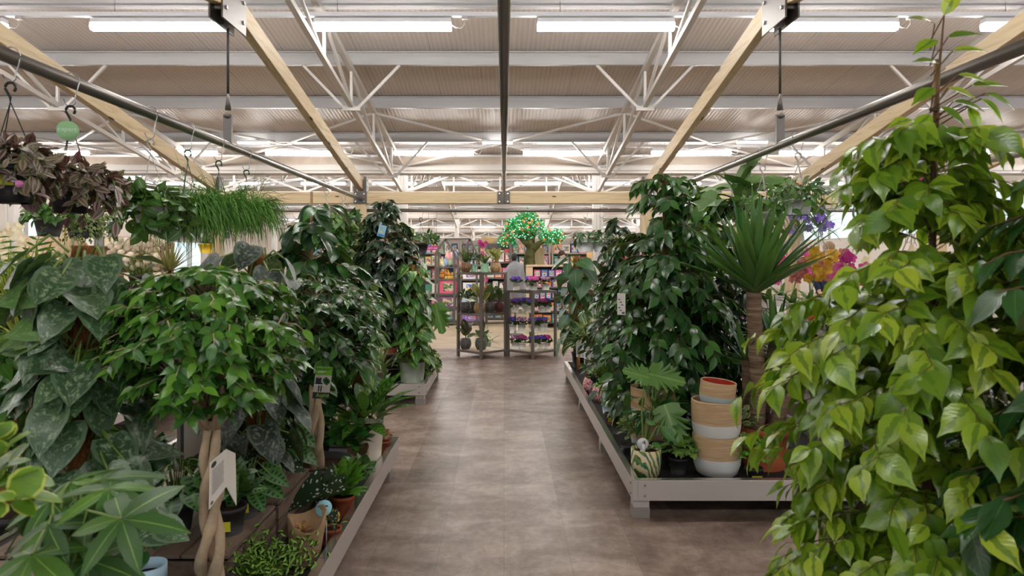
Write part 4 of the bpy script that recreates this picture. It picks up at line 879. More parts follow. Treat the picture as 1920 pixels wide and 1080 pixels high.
# notice in a grey frame
t=thing('framed_notice','grey framed white notice behind the front braided fig','sign',(-1.62,3.9,.38))
fy0,fy1,fz0,fz1=3.4,4.35,.43,.98; x=-1.62
m=MB(); e=.035
m.b2((x-.01,fy0,fz0),(x+.01,fy1,fz0+e)); m.b2((x-.01,fy0,fz1-e),(x+.01,fy1,fz1)); m.b2((x-.01,fy0,fz0+e),(x+.01,fy0+e,fz1-e)); m.b2((x-.01,fy1-e,fz0+e),(x+.01,fy1,fz1-e)); obj('frame',m,M_grey,t,bevel=.002)
obj('paper',MB().b2((x-.006,fy0+e,fz0+e),(x+.006,fy1-e,fz1-e)),M_paper,t)
m=MB()
for i in range(4): m.b2((x+.006,fy0+.1,fz0+.2+.045*i),(x+.0075,fy0+.108,fz0+.208+.045*i)); m.b2((x+.006,fy0+.12,fz0+.2+.045*i),(x+.0075,fy0+.24+.05*(i%2),fz0+.209+.045*i))
obj('print_lines',m,M_ink,t); obj('stake',MB().b2((x-.012,3.86,TR),(x+.012,3.9,fz0)),M_grey,t)
# ---- far left tray
t=plant('dark_fig','tall blackish weeping fig with a blue tag on the far left tray',-1.28,7.35,TR)
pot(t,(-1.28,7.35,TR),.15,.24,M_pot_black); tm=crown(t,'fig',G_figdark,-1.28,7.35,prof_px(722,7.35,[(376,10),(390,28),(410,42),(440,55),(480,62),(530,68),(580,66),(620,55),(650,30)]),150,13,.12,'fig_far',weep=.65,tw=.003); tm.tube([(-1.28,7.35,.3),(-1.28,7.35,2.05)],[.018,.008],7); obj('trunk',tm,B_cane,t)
fv=MB(); 
t2=plant('variegated_fig','yellow-green variegated fig leaning against the dark tall fig',-1.2,7.9,TR); pot(t2,(-1.2,7.9,TR),.1,.18,M_pot_black); tm=crown(t2,'fig',G_ivyvar,-1.2,7.9,prof_px(748,7.9,[(415,8),(430,20),(455,28),(480,20),(520,12)]),46,10,.1,'fig_far',weep=.6); tm.tube([(-1.2,7.9,.3),(-1.2,7.9,1.8)],.009,6); obj('trunk',tm,B_stem,t2)
tg=thing('blue_tag','pale blue tag with a heart motif on the tall dark fig','plant tag',W(716,433,7.0)); o=W(716,433,7.0); m=MB().box(o,(14/F*7.0,.003,22/F*7.0),ry=.25); obj('card',m,plain((140,190,218),.5),tg)
m=MB(); 
for s in(-1,1): m.tube([o+Vector((0,-.004,.005)),o+Vector((s*.018,-.004,.03)),o+Vector((s*.012,-.004,.045)),o+Vector((0,-.004,.034))],.003,5)
m.ball(o+Vector((-.008,-.003,-.012)),(.016,.002,.016),8); obj('printed_heart',m,plain((196,196,150),.5),tg)
obj('printed_band',MB().box(o+Vector((-.01,-.003,-.044)),(.06,.002,.02),ry=.25),plain((60,120,190),.5),tg)
t=plant('pothos','marbled pothos on a coir pole in a sage green pot, far left tray',-.968,7.25,TR)
pot(t,(-.968,7.2,TR),.14,.235,plain((140,150,132),.4),rb=.84,rim=False,n=28); climber(t,-.968,7.2,.36,1.42,.04,G_pothos,120,.15,'heart_far',.1,.2,upper=-.2,wr=.85)
t=small('variegated_ivy','cream-edged ivy spilling over the far left tray corner',-.88,7.6,TR,.08,.13,M_pot_black); trailing(t,(-.88,7.55,.32),.1,16,.22,.055,'ivy',G_ivyvar,top=1.2)
t=plant('monstera','small monstera with one bright split leaf behind the sage pot',-.95,7.75,TR); pot(t,(-.95,7.75,TR),.09,.16,M_pot_black); lm=MB(); leaves(lm,'monstera',[tuple(W(818,577,7.6)),tuple(W(800,600,7.6))],[(.25,-.2,-.9),(-.5,-.3,-.7)],(0,-1,.4),[.3,.22],.9,.15,.08); obj('foliage',lm,G_monst,t)['kind']='stuff'; obj('stem',MB().tube([(-.95,7.75,.3),tuple(W(806,600,7.65)),tuple(W(818,577,7.6))],.005,5),B_green,t)
t=small('white_striped_spider_plant','silver-striped grassy plant in a taupe pot on the far left tray',-1.3,7.08,TR,.1,.17,plain((150,134,124),.5)); rosette(t,(-1.3,7.08,.31),40,.36,.022,G_spider,(.3,1.4),1.4)
for i,(px,py,d,lab) in enumerate(((735,665,7.75,'left terracotta pot of cane palms on the far crate'),(756,650,7.8,'right terracotta pot of cane palms on the far crate'))):
    c=W(px,py,d); t=plant('cane_palm','slim green stems in the '+lab,c[0],d,.42); pot(t,(c[0],d,.42),.075,.13,M_terra); rosette(t,(c[0],d,.52),26,.6,.05,G_peace,(.9,1.45),.5)
t=plant('variegated_fig','pale yellow-speckled bushy fig by the left aisle post',-1.75,7.5,TR); pot(t,(-1.75,7.5,TR),.14,.22,M_pot_black); tm=crown(t,'fig',G_ivyvar,-1.75,7.5,prof_px(646,7.5,[(410,10),(430,40),(460,55),(490,58),(530,50),(580,40)]),110,12,.075,'fig_far',weep=.5); tm.tube([(-1.75,7.5,.3),(-1.75,7.5,1.75)],.012,6); obj('trunk',tm,B_stem,t)
t=plant('leafy_houseplant','dense mid-green plant between the two left trays by the rattlesnake plant',-1.65,7.0,TR); pot(t,(-1.65,7.0,TR),.14,.22,M_pot_black); bush(t,(-1.65,7.0,.95),.3,240,.14,'broad',G_phil,1.6); obj('trunk',MB().tube([(-1.65,7.0,.3),(-1.65,7.0,.9)],.012,6),B_stem,t)
# ---- hanging baskets on the left
def hang(name,label,px,d,ytop,r,h,potmat,zhook=None,pipex=None,pipez=2.262,col=None,rnd=True,xoff=0,rb=.72):
    x=pipex if pipex is not None else wx(px,d); z=wz(ytop,d)-h; t=plant(name,label,x,d,z); p=pot(t,(x,d,z),r,h,potmat,rb=rb,fill=.9)
    hk=.05; ztop=min(pipez-.17,z+h+.33) if zhook is None else zhook
    hanger(t,(x,d,z+h*.95),r*.98,ztop,col or M_black,hook=hk,pipez=pipez,pipex=x); return t,p,(x,d,z+h)
PXL=-1.88
def dl(px): return PXL*F/(px-CX)
t,p,c=hang('wandering_dude','purple striped trailing plant in a black pot with yellow label, leftmost basket',20,2.6,312,.095,.14,M_pot_black,2.09,PXL)
trailing(t,c,.1,34,.18,.054,'lance_wide',G_trad,top=.7,per=11,spread=1.0,wr=1.3); bush(t,(c[0],c[1],c[2]+.02),.12,80,.052,'lance_wide',G_trad,.7,wr=1.3)
o=Vector((c[0]+.045,c[1]-.09,c[2]-.06)); l=obj('price_label',MB().box(o,(.055,.003,.04),rz=.35),M_lab,t); obj('printed_band',MB().box(o+Vector((0,-.002,.026)),(.055,.003,.018),rz=.35),plain((78,66,120),.5),l)
fl=MB(); fl.ball(W(36,345,2.47),.014,8); obj('blossom',fl,plain((206,122,176),.6),t)
t,p,c=hang('wandering_dude','purple striped trailing plant with a green round tag, second basket from left',133,2.96,352,.085,.11,M_pot_black,2.08,PXL)
trailing(t,c,.1,42,.13,.054,'lance_wide',G_trad,top=.8,per=12,spread=1.25,wr=1.3); bush(t,(c[0],c[1],c[2]+.01),.15,130,.054,'lance_wide',G_trad,.7,wr=1.3)
trailing(t,(c[0]+.12,c[1],c[2]),.06,7,.22,.06,'lance_wide',G_trad,top=.8,per=8,wr=1.3)
o=W(127,245,2.9); tg=thing('round_tag','pale green round tag on the hook of the second basket','plant tag',o); obj('disc',MB().lathe([(.001,0),(.042,0),(.042,.002),(.001,.002)],o,28,tilt=(pi/2,0,.45)),plain((158,206,150),.5),tg); text('expert',tg,o+Vector((0,-.006,.005)),.026,plain((226,240,222),.5),rz=.45,shear=.2)
t,p,c=hang('wax_plant','glossy green trailing wax plant in a pale pot with white cords, left',283,3.63,380,.09,.11,M_pot_white,2.055,PXL,col=M_white)
trailing(t,c,.1,24,.24,.085,'broad',G_hoya,top=.5,per=8,spread=1.2); bush(t,(c[0],c[1],c[2]-.01),.13,46,.08,'broad',G_hoya,.45)
for k,(px,lab) in enumerate(((352,'left'),(410,'middle'),(462,'right'))):
    d=dl(px); t,p,c=hang('thread_cactus','thin-stemmed green thread cactus in a hanging pot, %s of three'%lab,px,d,398,.08,.1,M_pot_black,[2.06,2.06,2.06][k],PXL,col=plain((44,78,62),.5))
    n=760; a=rng.random(n)*2*pi; e=-.1+1.0*rng.random(n); D=np.stack([np.cos(a)*np.cos(e),np.sin(a)*np.cos(e),np.sin(e)],1); lm=MB(); D2=nrm(D+rng.normal(0,.35,(n,3))); up=rng.random(n)<.12; straps(lm,np.array(c)+D*np.array((.08,.08,.03)),D2,np.where(up,.34,.3)*(.5+.7*rng.random(n)),.0042,np.where(up,.9,3.2+2.6*rng.random(n)),9,fold=.6,taper=3)
    j=rng.choice(n,260); straps(lm,np.array(c)+D[j]*.1+np.array((0,0,-.02))+rng.normal(0,.05,(260,3)),rng.normal(0,1,(260,3))-np.array((0,0,.6)),.14*(.5+rng.random(260)),.004,2.0,6,fold=.6,taper=3)
    obj('foliage',lm,G_rhip,t)['kind']='stuff'
PH=plain((48,52,50),.55)
for px,d,lab,mat,gm,ky in((612,7.25,'white-corded pothos basket left of the aisle post, left one',M_pot_white,G_pothos,425),(645,8.0,'white-corded pothos basket left of the aisle post, right one',M_pot_white,G_rubber,422)):
    t,p,c=hang('hanging_pothos',lab,px,d,ky,.085,.12,mat,None,PXL,col=M_white); trailing(t,c,.12,16,.4,.1,'heart_far',gm,top=.9,per=9,spread=1.3); 
t,p,c=hang('hanging_ivy','dark leafy vine in a black hanging pot above the aisle end',789,9.0,456,.1,.15,M_pot_black,None,None,2.115); trailing(t,c,.12,14,.1,.06,'broad',G_fig,top=1.0,per=9,spread=1.4)
for px,d,lab in((140,6.1,'pale green trailing string plant in black pot, far left pair, left'),(176,6.32,'pale green trailing string plant in black pot, far left pair, right')):
    t,p,c=hang('trailing_vine',lab,px,d,418,.1,.13,M_pot_black,None,-3.8); trailing(t,c,.11,26,.26,.03,'oval',G_ivyvar,top=.7,per=16,spread=1.0)
t,p,c=hang('trailing_vine','dark hanging pot with mixed foliage behind the leftmost purple baskets',92,5.7,412,.11,.14,M_pot_black,None,-3.8); trailing(t,c,.12,16,.1,.08,'broad',G_hoya,top=1.0,per=8)
t,p,c=hang('hanging_succulent','small succulent in a bright yellow hanging pot far left',386,8.7,457,.09,.12,plain((228,188,36),.5),None,-3.8); rosette(t,(c[0],c[1],c[2]-.01),24,.12,.03,G_phil,(.2,1.3),.3)
# ---- white bench on the left and its pots
def bench(name,lab,x0,x1,y0,y1,z,th=.07,legs=4):
    t=thing(name,lab,'bench',((x0+x1)/2,(y0+y1)/2,0)); m=MB().b2((x0,y0,z-.02),(x1,y1,z)); m.b2((x0,y0,z-th),(x0+.025,y1,z-.02)); m.b2((x1-.025,y0,z-th),(x1,y1,z-.02)); obj('top',m,plain((222,214,208),.45),t)
    for i in range(legs):
        y=y0+.15+(y1-y0-.3)*i/(legs-1); obj('leg',MB().b2((x0+.25,y-.04,0),(x1-.25,y+.04,z-th)),M_trayleg,t)
    return t
bench('low_bench','low white display bench at the far left behind the figs',-4.1,-2.95,2.2,8.2,.3)
for i,(y,x,r,h,lab) in enumerate(((4.3,-3.2,.14,.2,'nearest'),(4.9,-3.15,.12,.17,'second'),(5.6,-3.3,.13,.22,'third'),(6.7,-3.2,.12,.2,'fourth'),(7.3,-3.25,.14,.24,'fifth'))):
    t=plant('potted_foliage','round cream pot of greenery on the low white bench, %s from the viewer'%lab,x,y,.3); pot(t,(x,y,.3),r,h,plain((228,220,210),.5),rb=.8,rim=False); bush(t,(x,y,.3+h+.15),.2,70,.12,'broad',[G_phil,G_peace,G_pothos][i%3],1.1)
t=plant('striped_dracaena','spiky pink-and-cream striped dracaena at left above the fig crown',-3.1,6.2,.3); pot(t,(-3.1,6.2,.3),.12,.2,M_pot_black); rosette(t,tuple(W(318,508,6.2)),60,.32,.022,G_drac,(-.1,1.45),.35); obj('trunk',MB().tube([(-3.1,6.2,.45),tuple(W(318,508,6.2))],.014,8),B_stem,t)
# ================================================================== right-hand plants
# golden fig near the lens
t=plant('golden_fig','tall yellow-green weeping fig tied to a cane, large at the right front',1.15,1.85,0)
pot(t,(1.15,1.85,0),.17,.28,M_pot_black); gx=1.15
tm=crown(t,'fig',G_gold,gx,1.85,prof_px(1742,1.85,[(235,70),(265,130),(300,165),(340,175),(400,180),(450,195),(520,245),(600,280),(660,305),(720,320),(800,325),(860,310),(930,310),(1000,315),(1080,290),(1200,240)]),250,13,.08,weep=.7,rise=.25,inner=.2,droop=.35,tw=.0013,wr=1.3,size_var=.45)
O=[];D=[];ll=[]
for px,py,dx,dz in((1775,28,.3,.9),(1740,45,-.9,.3),(1745,75,-.8,-.3),(1790,70,.9,.2),(1800,95,.95,.1),(1810,140,1,-.2),(1790,165,.9,-.3),(1740,165,-.8,-.4),(1770,200,.5,-.4),(1735,215,-.7,-.5),(1800,190,.9,-.2),(1835,160,.9,.1),(1850,185,.7,-.7),(1820,200,.3,-.9),(1860,175,.9,-.4),(1750,120,-.9,.2),(1725,245,-.9,-.2),(1700,225,-.9,-.1)):
    O.append(tuple(W(px-14*dx,py,1.82))); D.append((dx,-.3,dz)); ll.append(.085)
lm=MB(); leaves(lm,'fig',np.array(O),np.array(D),(0,-.6,.8),np.array(ll),1,.25,.18); 
for o in O: tm.tube([(gx+.005,1.85,o[2]-.06),o],.002,4,caps=False)
tm.tube([(gx,1.85,.2),(gx+.012,1.85,1.2),tuple(W(1750,250,1.85)),tuple(W(1770,30,1.85))],[.013,.01,.006,.002],7)
tr=obj('trunk',tm,B_stem,t); obj('foliage',lm,G_gold,tr)['kind']='stuff'
cn=MB(); c0=W(1757,112,1.87); cn.tube([(c0[0]-.05,1.87,.15),tuple(c0)],.009,8); cn=obj('cane',cn,B_cane,t)
m=MB()
for py in(205,355,430): m.tube([tuple(W(1752+9*cos(a),py+3*sin(a),1.85-.012*sin(a))) for a in np.linspace(0,2*pi,13)],.0022,5)
obj('tie',m,M_black,cn)
t=plant('dark_fig','dark green weeping fig cut off by the right picture edge, out of focus',1.32,1.42,0); pot(t,(1.32,1.42,0),.15,.25,M_pot_black)
tm=crown(t,'fig',G_fig,1.32,1.42,prof_px(2135,1.42,[(150,60),(230,170),(300,160),(400,200),(460,250),(550,270),(700,280),(850,270),(1000,290),(1200,250)]),80,11,.11,weep=.75,inner=.2); tm.tube([(1.32,1.42,.2),(1.32,1.42,1.8)],[.013,.005],7); obj('trunk',tm,B_stem,t)
# big central fig
t=plant('weeping_fig','big dark green weeping fig with a cane on the right tray, tallest there',1.17,5.0,TR); pot(t,(1.17,5.05,TR),.2,.28,M_pot_black)
tm=crown(t,'fig',G_fig,1.17,5.0,prof_px(1238,5.0,[(328,15),(342,60),(360,75),(385,78),(405,55),(425,80),(460,110),(520,128),(570,142),(620,150),(680,142),(740,118),(790,95),(830,60)]),255,12,.112,weep=.8,droop=.25,inner=.2,tw=.003)
tm.tube([(1.17,5,.3),(1.17,5,2.0)],[.018,.008],8); tr=obj('trunk',tm,B_stem,t); obj('cane',MB().tube([(1.19,5.0,.3),(1.19,5.0,1.95)],.009,8),B_brown,tr)
tg=thing('care_tag','long white care tag hanging in the big central fig','plant tag',W(1165,570,4.5)); o=W(1165,570,4.45); obj('card',MB().box(o,(15/F*4.5,.003,40/F*4.5)),M_paper,tg); m=MB()
for i in range(5): m.box(o+Vector((-.004+.01*(i%3-1),-.003,.03-.018*i)),(.014,.002,.007))
m.box(o+Vector((.012,-.003,-.058)),(.018,.002,.014)); obj('print_lines',m,M_ink,tg)
for lab,x,y,rows,gm,nb,L,kd in (
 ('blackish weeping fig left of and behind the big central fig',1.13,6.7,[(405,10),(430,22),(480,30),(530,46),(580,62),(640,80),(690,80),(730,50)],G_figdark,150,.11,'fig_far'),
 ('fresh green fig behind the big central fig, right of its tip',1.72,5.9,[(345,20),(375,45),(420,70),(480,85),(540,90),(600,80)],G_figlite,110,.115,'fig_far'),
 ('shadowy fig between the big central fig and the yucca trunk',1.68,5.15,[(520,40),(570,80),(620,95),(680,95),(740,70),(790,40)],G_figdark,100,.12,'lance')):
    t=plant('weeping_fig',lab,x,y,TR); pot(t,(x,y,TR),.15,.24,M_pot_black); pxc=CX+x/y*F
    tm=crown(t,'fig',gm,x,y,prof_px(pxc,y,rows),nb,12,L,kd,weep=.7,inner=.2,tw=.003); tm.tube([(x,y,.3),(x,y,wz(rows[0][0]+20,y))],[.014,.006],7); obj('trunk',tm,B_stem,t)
# yucca
t=plant('yucca','tall spiky yucca with ringed trunk in a terracotta pot on the right tray',1.62,4.38,TR); pot(t,(1.66,4.36,TR),.165,.26,M_terra)
tk=MB(); x0=wx(1417,4.38); q=np.linspace(0,1,26); tk.tube(np.stack([x0+.012*np.sin(q*5),4.38+0*q,.36+(1.27-.36)*q],1),.047*(1+.07*np.sin(q*60))*(1.12-.15*q),14); obj('trunk',tk,M_ybark,t)
rosette(t,(x0,4.38,1.27),72,.6,.078,G_yucca,(.42,1.52),.22,rows=8,fold=.2,r0=.02,lv=.35)
for px,y,zt,n,L in((1452,4.5,.93,26,.34),(1490,4.35,.78,26,.36),(1400,4.5,.82,18,.3)):
    x=wx(px,y); tk=MB(); tk.tube([(x*.3+1.64*.7,y,.36),(x,y,zt)],[.05,.036],10); o=obj('side_trunk',tk,M_ybark,t); f=MB(); rosette(o,(x,y,zt),n,L,.045,G_yucca,(.1,1.45),.35,mb=f); obj('foliage',f,G_yucca,o)['kind']='stuff'
# stack of two-tone pots
def bamboo():
    u=NT('striated_sand_glaze'); n=u.noise(u.coord('Object',(2,2,40)),3,4,.6); c=u.ramp(n,[(.3,lin((176,144,106))),(.6,lin((202,172,134))),(.8,lin((216,190,154)))]); return u.base(c,.6,0,.3)
M_bam=bamboo(); M_pw=plain((226,225,222),.42,0,.5,.03); M_pb=plain((178,192,192),.45); M_red=plain((170,48,28),.35)
def twotone(name,lab,c,r,h,low,inside,tilt=0):
    t=thing(name,lab,'plant pot',c,'two-tone sand and white pots'); k=.48; tl=(tilt*.4,tilt,0) if tilt else None
    pr=[(.001,0),(r*.62,0),(r*.84,h*.1),(r*.95,h*.3),(r*.985,h*k)]; b=obj('glazed_base',MB().lathe(pr,c,40,tilt=tl),low,t)
    pr=[(r*.985,h*k),(r*.99,h*.6),(r*1.0,h*.97),(r*.99,h),(r*.93,h),(r*.925,h*.97)]; obj('sand_band',MB().lathe(pr,c,40,tilt=tl),M_bam,t)
    obj('inner_wall',MB().lathe([(r*.925,h*.97),(r*.9,h*.4),(r*.5,h*.08),(.001,h*.07)],c,40,tilt=tl),inside,t); return t
sx=wx(1345,4.17); twotone('two_tone_pot','bottom white-and-sand pot of the right stack beside the yucca',(sx,4.18,TR),.146,.255,M_pw,M_bam)
twotone('two_tone_pot','middle white-and-sand pot of the right stack beside the yucca',(sx-.004,4.18,TR+.205),.149,.26,M_pw,M_bam)
twotone('two_tone_pot','small tilted sand pot with red inside, top of the right stack',(sx-.01,4.17,TR+.42),.107,.16,M_pb,M_red,.1)
sx=wx(1215,4.78); twotone('two_tone_pot','lower pale-blue-and-sand pot half hidden below the big central fig',(sx,4.62,TR),.15,.25,M_pb,M_bam); twotone('two_tone_pot','upper white-and-sand pot half hidden below the big central fig',(sx,4.62,TR+.2),.15,.26,M_pw,M_bam)
# monstera in a leaf-print pot
def leafprint():
    u=NT('leaf_print_glaze'); w=u.n('ShaderNodeTexWave'); w.wave_type='BANDS'; w.bands_direction='DIAGONAL'; w.inputs['Scale'].default_value=16; w.inputs['Distortion'].default_value=7; w.inputs['Detail'].default_value=2; u.l(u.coord('Object',(1,1,.6)),w.inputs[0]); n=u.noise(u.coord(),14,2)
    f=u.ramp(w.outputs[1],[(.5,(0,0,0,1)),(.6,(1,1,1,1))]); g=u.ramp(n,[(.4,lin((44,110,92))),(.55,lin((120,140,60))),(.7,lin((40,86,78)))]); return u.base(u.mix(f,lin((222,206,164)),g),.35)
t=plant('monstera','young monstera in a cream pot with green leaf print, right tray corner',.865,4.16,TR)
p=obj('pot',MB().lathe([(.001,0),(.066,0),(.08,.02),(.09,.08),(.091,.17),(.086,.172),(.083,.15),(.001,.148)],(.865,4.16,TR),32),leafprint(),t); obj('soil',MB().lathe([(.001,.153),(.082,.15)],(.865,4.16,TR),24),M_soil,p)
st=MB(); lm=MB(); base=(.855,4.18,TR+.15)
for px,py,d,dx,dy,dz,L,mid in((1209,706,4.2,-.95,-.25,.35,.15,(1203,770)),(1226,703,4.3,.9,-.2,-.15,.2,(1222,760)),(1232,712,4.35,-.4,-.4,.5,.1,(1228,760)),(1250,770,4.2,.3,-.4,-.85,.22,(1240,790)),(1212,790,4.1,.6,-.5,-.1,.06,(1210,815)),(1225,830,4.1,.6,-.5,-.3,.06,(1218,840)),(1240,800,4.15,.7,-.3,-.7,.12,(1232,800))):
    p1=W(px,py,d); pm=W(mid[0],mid[1],d); st.tube([base,tuple(pm),tuple(p1)],[.006,.005,.0035],7,caps=False); k='monstera' if L>.12 else 'broad'
    leaves(lm,k,p1,(dx,dy,dz),(0,-.85,.6),L,1,.12,.1)
obj('stem',st,B_green,t); obj('foliage',lm,G_monst,t)['kind']='stuff'
tg=thing('picture_tag','round white tag with a woman in white in the leaf-print pot','plant tag',W(1205,835,4.09)); o=W(1205,832,4.085); obj('disc',MB().lathe([(.001,0),(.035,0),(.035,.002),(.001,.002)],o+Vector((0,0,.0)),24,tilt=(pi/2,0,0)),plain((210,216,220),.5),tg); obj('stick',MB().b2(o+Vector((-.014,0,-.1)),o+Vector((.014,.002,-.01))),M_paper,tg)
m=MB().box(o+Vector((.004,-.003,-.016)),(.018,.001,.032)); obj('printed_dress',m,plain((240,240,240),.5),tg); m=MB().ball(o+Vector((.004,-.003,.01)),(.007,.001,.008)); obj('printed_face',m,plain((206,160,136),.5),tg); m=MB().ball(o+Vector((.01,-.0028,.004)),(.006,.0008,.016)); obj('printed_hair',m,plain((86,52,40),.6),tg)
t=small('ivy','yellow-green ivy in a black pot between the leaf-print pot and the pot stack',1.08,4.22,TR,.062,.1,M_pot_black); bush(t,(1.09,4.2,.31),.11,90,.05,'ivy',G_ivy,.9,hang=.3)
t=small('dark_leafy_plant','dark pointed-leaf plant in shade behind the leaf-print pot',.99,4.36,TR,.085,.14,M_pot_black); bush(t,(.98,4.4,.45),.16,60,.15,'lance',G_peace,1.2,hang=.3)
t=small('variegated_ivy','small speckled ivy in black pot left of the leaf-print pot',.82,4.5,TR,.055,.1,M_pot_black); bush(t,(.83,4.47,.34),.08,60,.04,'oval',G_ivyvar,1.3)
t=small('button_fern','fine fern in a small pot between pot stack and yucca pot',1.485,4.06,TR,.055,.085,M_pot_black); bush(t,(1.48,4.06,.31),.11,190,.026,'oval',G_fern,1.2); pot_label(t,(1.485,4.005,TR+.04),.06,.02)
t=small('variegated_ivy','speckled light ivy behind the pot stack, by the yucca trunk',1.41,4.42,TR,.07,.12,M_pot_black); bush(t,(1.45,4.3,.42),.13,90,.045,'oval',G_ivyvar,1.4)
t=small('leafy_herb','bright small leafy plant in dark pot with yellow label by the tray edge',.86,5.45,TR,.06,.09,plain((92,48,36),.6)); bush(t,(.88,5.43,.31),.1,110,.035,'oval',G_ivy,1.0); l=pot_label(t,(.84,5.388,TR+.05),.04,.035)
M_blush=NT('pink_honeycomb_glaze'); v=M_blush.n('ShaderNodeTexVoronoi',feature='DISTANCE_TO_EDGE'); v.inputs['Scale'].default_value=32; M_blush.l(M_blush.coord(),v.inputs[0]); f=M_blush.math('LESS_THAN',v.outputs[0],.12); M_blush=M_blush.base(M_blush.mix(f,lin((186,84,92)),lin((236,196,196))),.35)
for x,y,lab in((.865,6.72,'far pink honeycomb pot on the right tray edge'),(.9,6.3,'near pink honeycomb pot on the right tray edge')):
    t=plant('variegated_ivy','speckled ivy in the '+lab,x,y,TR); round_pot(t,(x,y,TR),.09,.15,M_blush); bush(t,(x+.02,y,.39),.13,90,.05,'ivy',G_ivyvar,.9)
t=small('pale_blue_pot_plant','small fern in pale blue pot on the right tray edge',.9,5.85,TR,.07,.12,plain((176,198,206),.5)); bush(t,(.9,5.85,.36),.12,110,.04,'oval',G_fern,1.0)
def legged(lab,x,y):
    t=thing('legged_planter',lab,'planter',(x,y,TR)); pot(t,(x,y,TR+.17),.11,.2,M_pot_grey,rb=.95,rim=False,soil=True)
    for a in(.8,2.4,3.9,5.5): obj('leg',MB().tube([(x+.105*cos(a),y+.105*sin(a),TR),(x+.105*cos(a),y+.105*sin(a),TR+.25)],.012,8),wood('oak_leg',(170,110,64),(140,86,48),2) if 0 else plain((168,108,62),.5),t)
    return t
legged('grey planter on wooden legs, farther one at far end of right tray',.95,8.0); legged('grey planter on wooden legs, nearer one at far end of right tray',.98,7.45)
for x,y,lab in((.95,8.0,'farther'),(.98,7.45,'nearer')):
    t=plant('spider_plant','arching striped spider plant in the %s legged planter'%lab,x,y,TR+.34); rosette(t,(x,y,TR+.34),50,.42,.025,G_spider,(.2,1.4),1.2)
t=plant('heartleaf_climber','dark heart-leaved climber on a coir pole at far end of right tray',.88,8.18,TR); pot(t,(.9,8.2,TR),.09,.2,M_pot_black); climber(t,.88,8.18,.36,1.52,.05,G_phil,60,.2,'heart_far',.12,.25,upper=-.1)
# hanging on the right
hp=1.88; dr=lambda px: hp*F/(px-CX)
d=dr(1388); t=plant('staghorn_fern','grey-green staghorn fern hanging from the right pipe',hp,d,1.7); z0=wz(392,d); pot(t,(hp,d,z0-.1),.08,.14,M_pot_black)
hanger(t,(hp,d,z0),.06,1.98,M_white,pipez=2.262,pipex=hp); lm=MB(); n=16; a=np.arange(n)*2.4; e=.15+1.1*rng.random(n); D=np.stack([np.cos(a)*np.cos(e),np.sin(a)*np.cos(e),np.sin(e)],1); straps(lm,np.tile((hp,d,z0+.03),(n,1)),D,.36*(.7+.5*rng.random(n)),.09,2.0,8,fold=.2,blunt=.5)
O=np.tile((hp,d,z0+.03),(8,1))+D[:8]*.2; leaves(lm,'shield',O,D[:8]*.7+np.array((0,0,-.3)),(0,-.5,.8),.26,1,.4,.15); obj('foliage',lm,G_stag,t)['kind']='stuff'
o=Vector((hp-.1,d-.1,z0+.12)); 
d=dr(1497); t,p,c=hang('lipstick_vine','glossy vine with one red bloom in a pale ribbed pot, right pipe',1497,d,374,.088,.1,M_pot_grey,None,hp,col=M_white); trailing(t,c,.09,16,.2,.055,'broad',G_hoya,top=1.1,per=9,spread=1.3); f=MB(); f.ball(W(1495,347,d-.03),.014,8); obj('blossom',f,plain((196,52,34),.5),t)
d=dr(1430); t,p,c=hang('wax_plant','white-corded leafy basket just behind the yucca top',1430,d,398,.09,.11,M_pot_white,None,hp,col=M_white); trailing(t,c,.1,16,.22,.07,'broad',G_hoya,top=1.2,per=9,spread=1.4)
for px,lab in((1302,'nearer black-hooked pot hidden in the fresh green fig'),(1277,'farther black-hooked pot hidden behind the big central fig')):
    d=dr(px); t,p,c=hang('hanging_foliage',lab,px,d,425,.09,.12,M_pot_black,None,hp,col=plain((44,60,54),.5)); trailing(t,c,.1,12,.2,.08,'broad',G_phil,top=.8,per=7)
for px,lab in((1098,'left'),(1128,'right')):
    t,p,c=hang('hanging_pothos','leafy plant in a pale hanging pot over the aisle end, %s of two'%lab,px,9.0,452,.13,.14,M_pot_grey,None,None,2.115,col=M_white); trailing(t,c,.13,9,.12,.1,'lance_wide',G_phil,top=.9,per=5,spread=1.0)
# orchid benches on the right
def bench_rack(lab,x0,x1,y0,y1,zs):
    t=thing('orchid_bench',lab,'display bench',((x0+x1)/2,(y0+y1)/2,0))
    for z in zs: m=MB().b2((x0,y0,z-.02),(x1,y1,z-.01)); m.b2((x0,y0,z-.05),(x0+.02,y1,z+.03)); m.b2((x1-.02,y0,z-.05),(x1,y1,z+.03)); m.b2((x0,y0,z-.05),(x1,y0+.02,z+.03)); obj('shelf',m,plain((222,212,206),.45),t)
    for x in(x0+.04,x1-.04):
        for y in np.linspace(y0+.04,y1-.04,4): obj('upright',MB().b2((x-.035,y-.035,0),(x+.035,y+.035,zs[0]-.05)),plain((214,204,198),.45),t)
    return t
bench_rack('white three-tier orchid bench at the right, nearer half',2.44,3.5,3.3,5.12,(.96,.64,.32)); bench_rack('white three-tier orchid bench at the right, farther half',2.44,3.5,5.16,8.4,(.96,.64,.32))
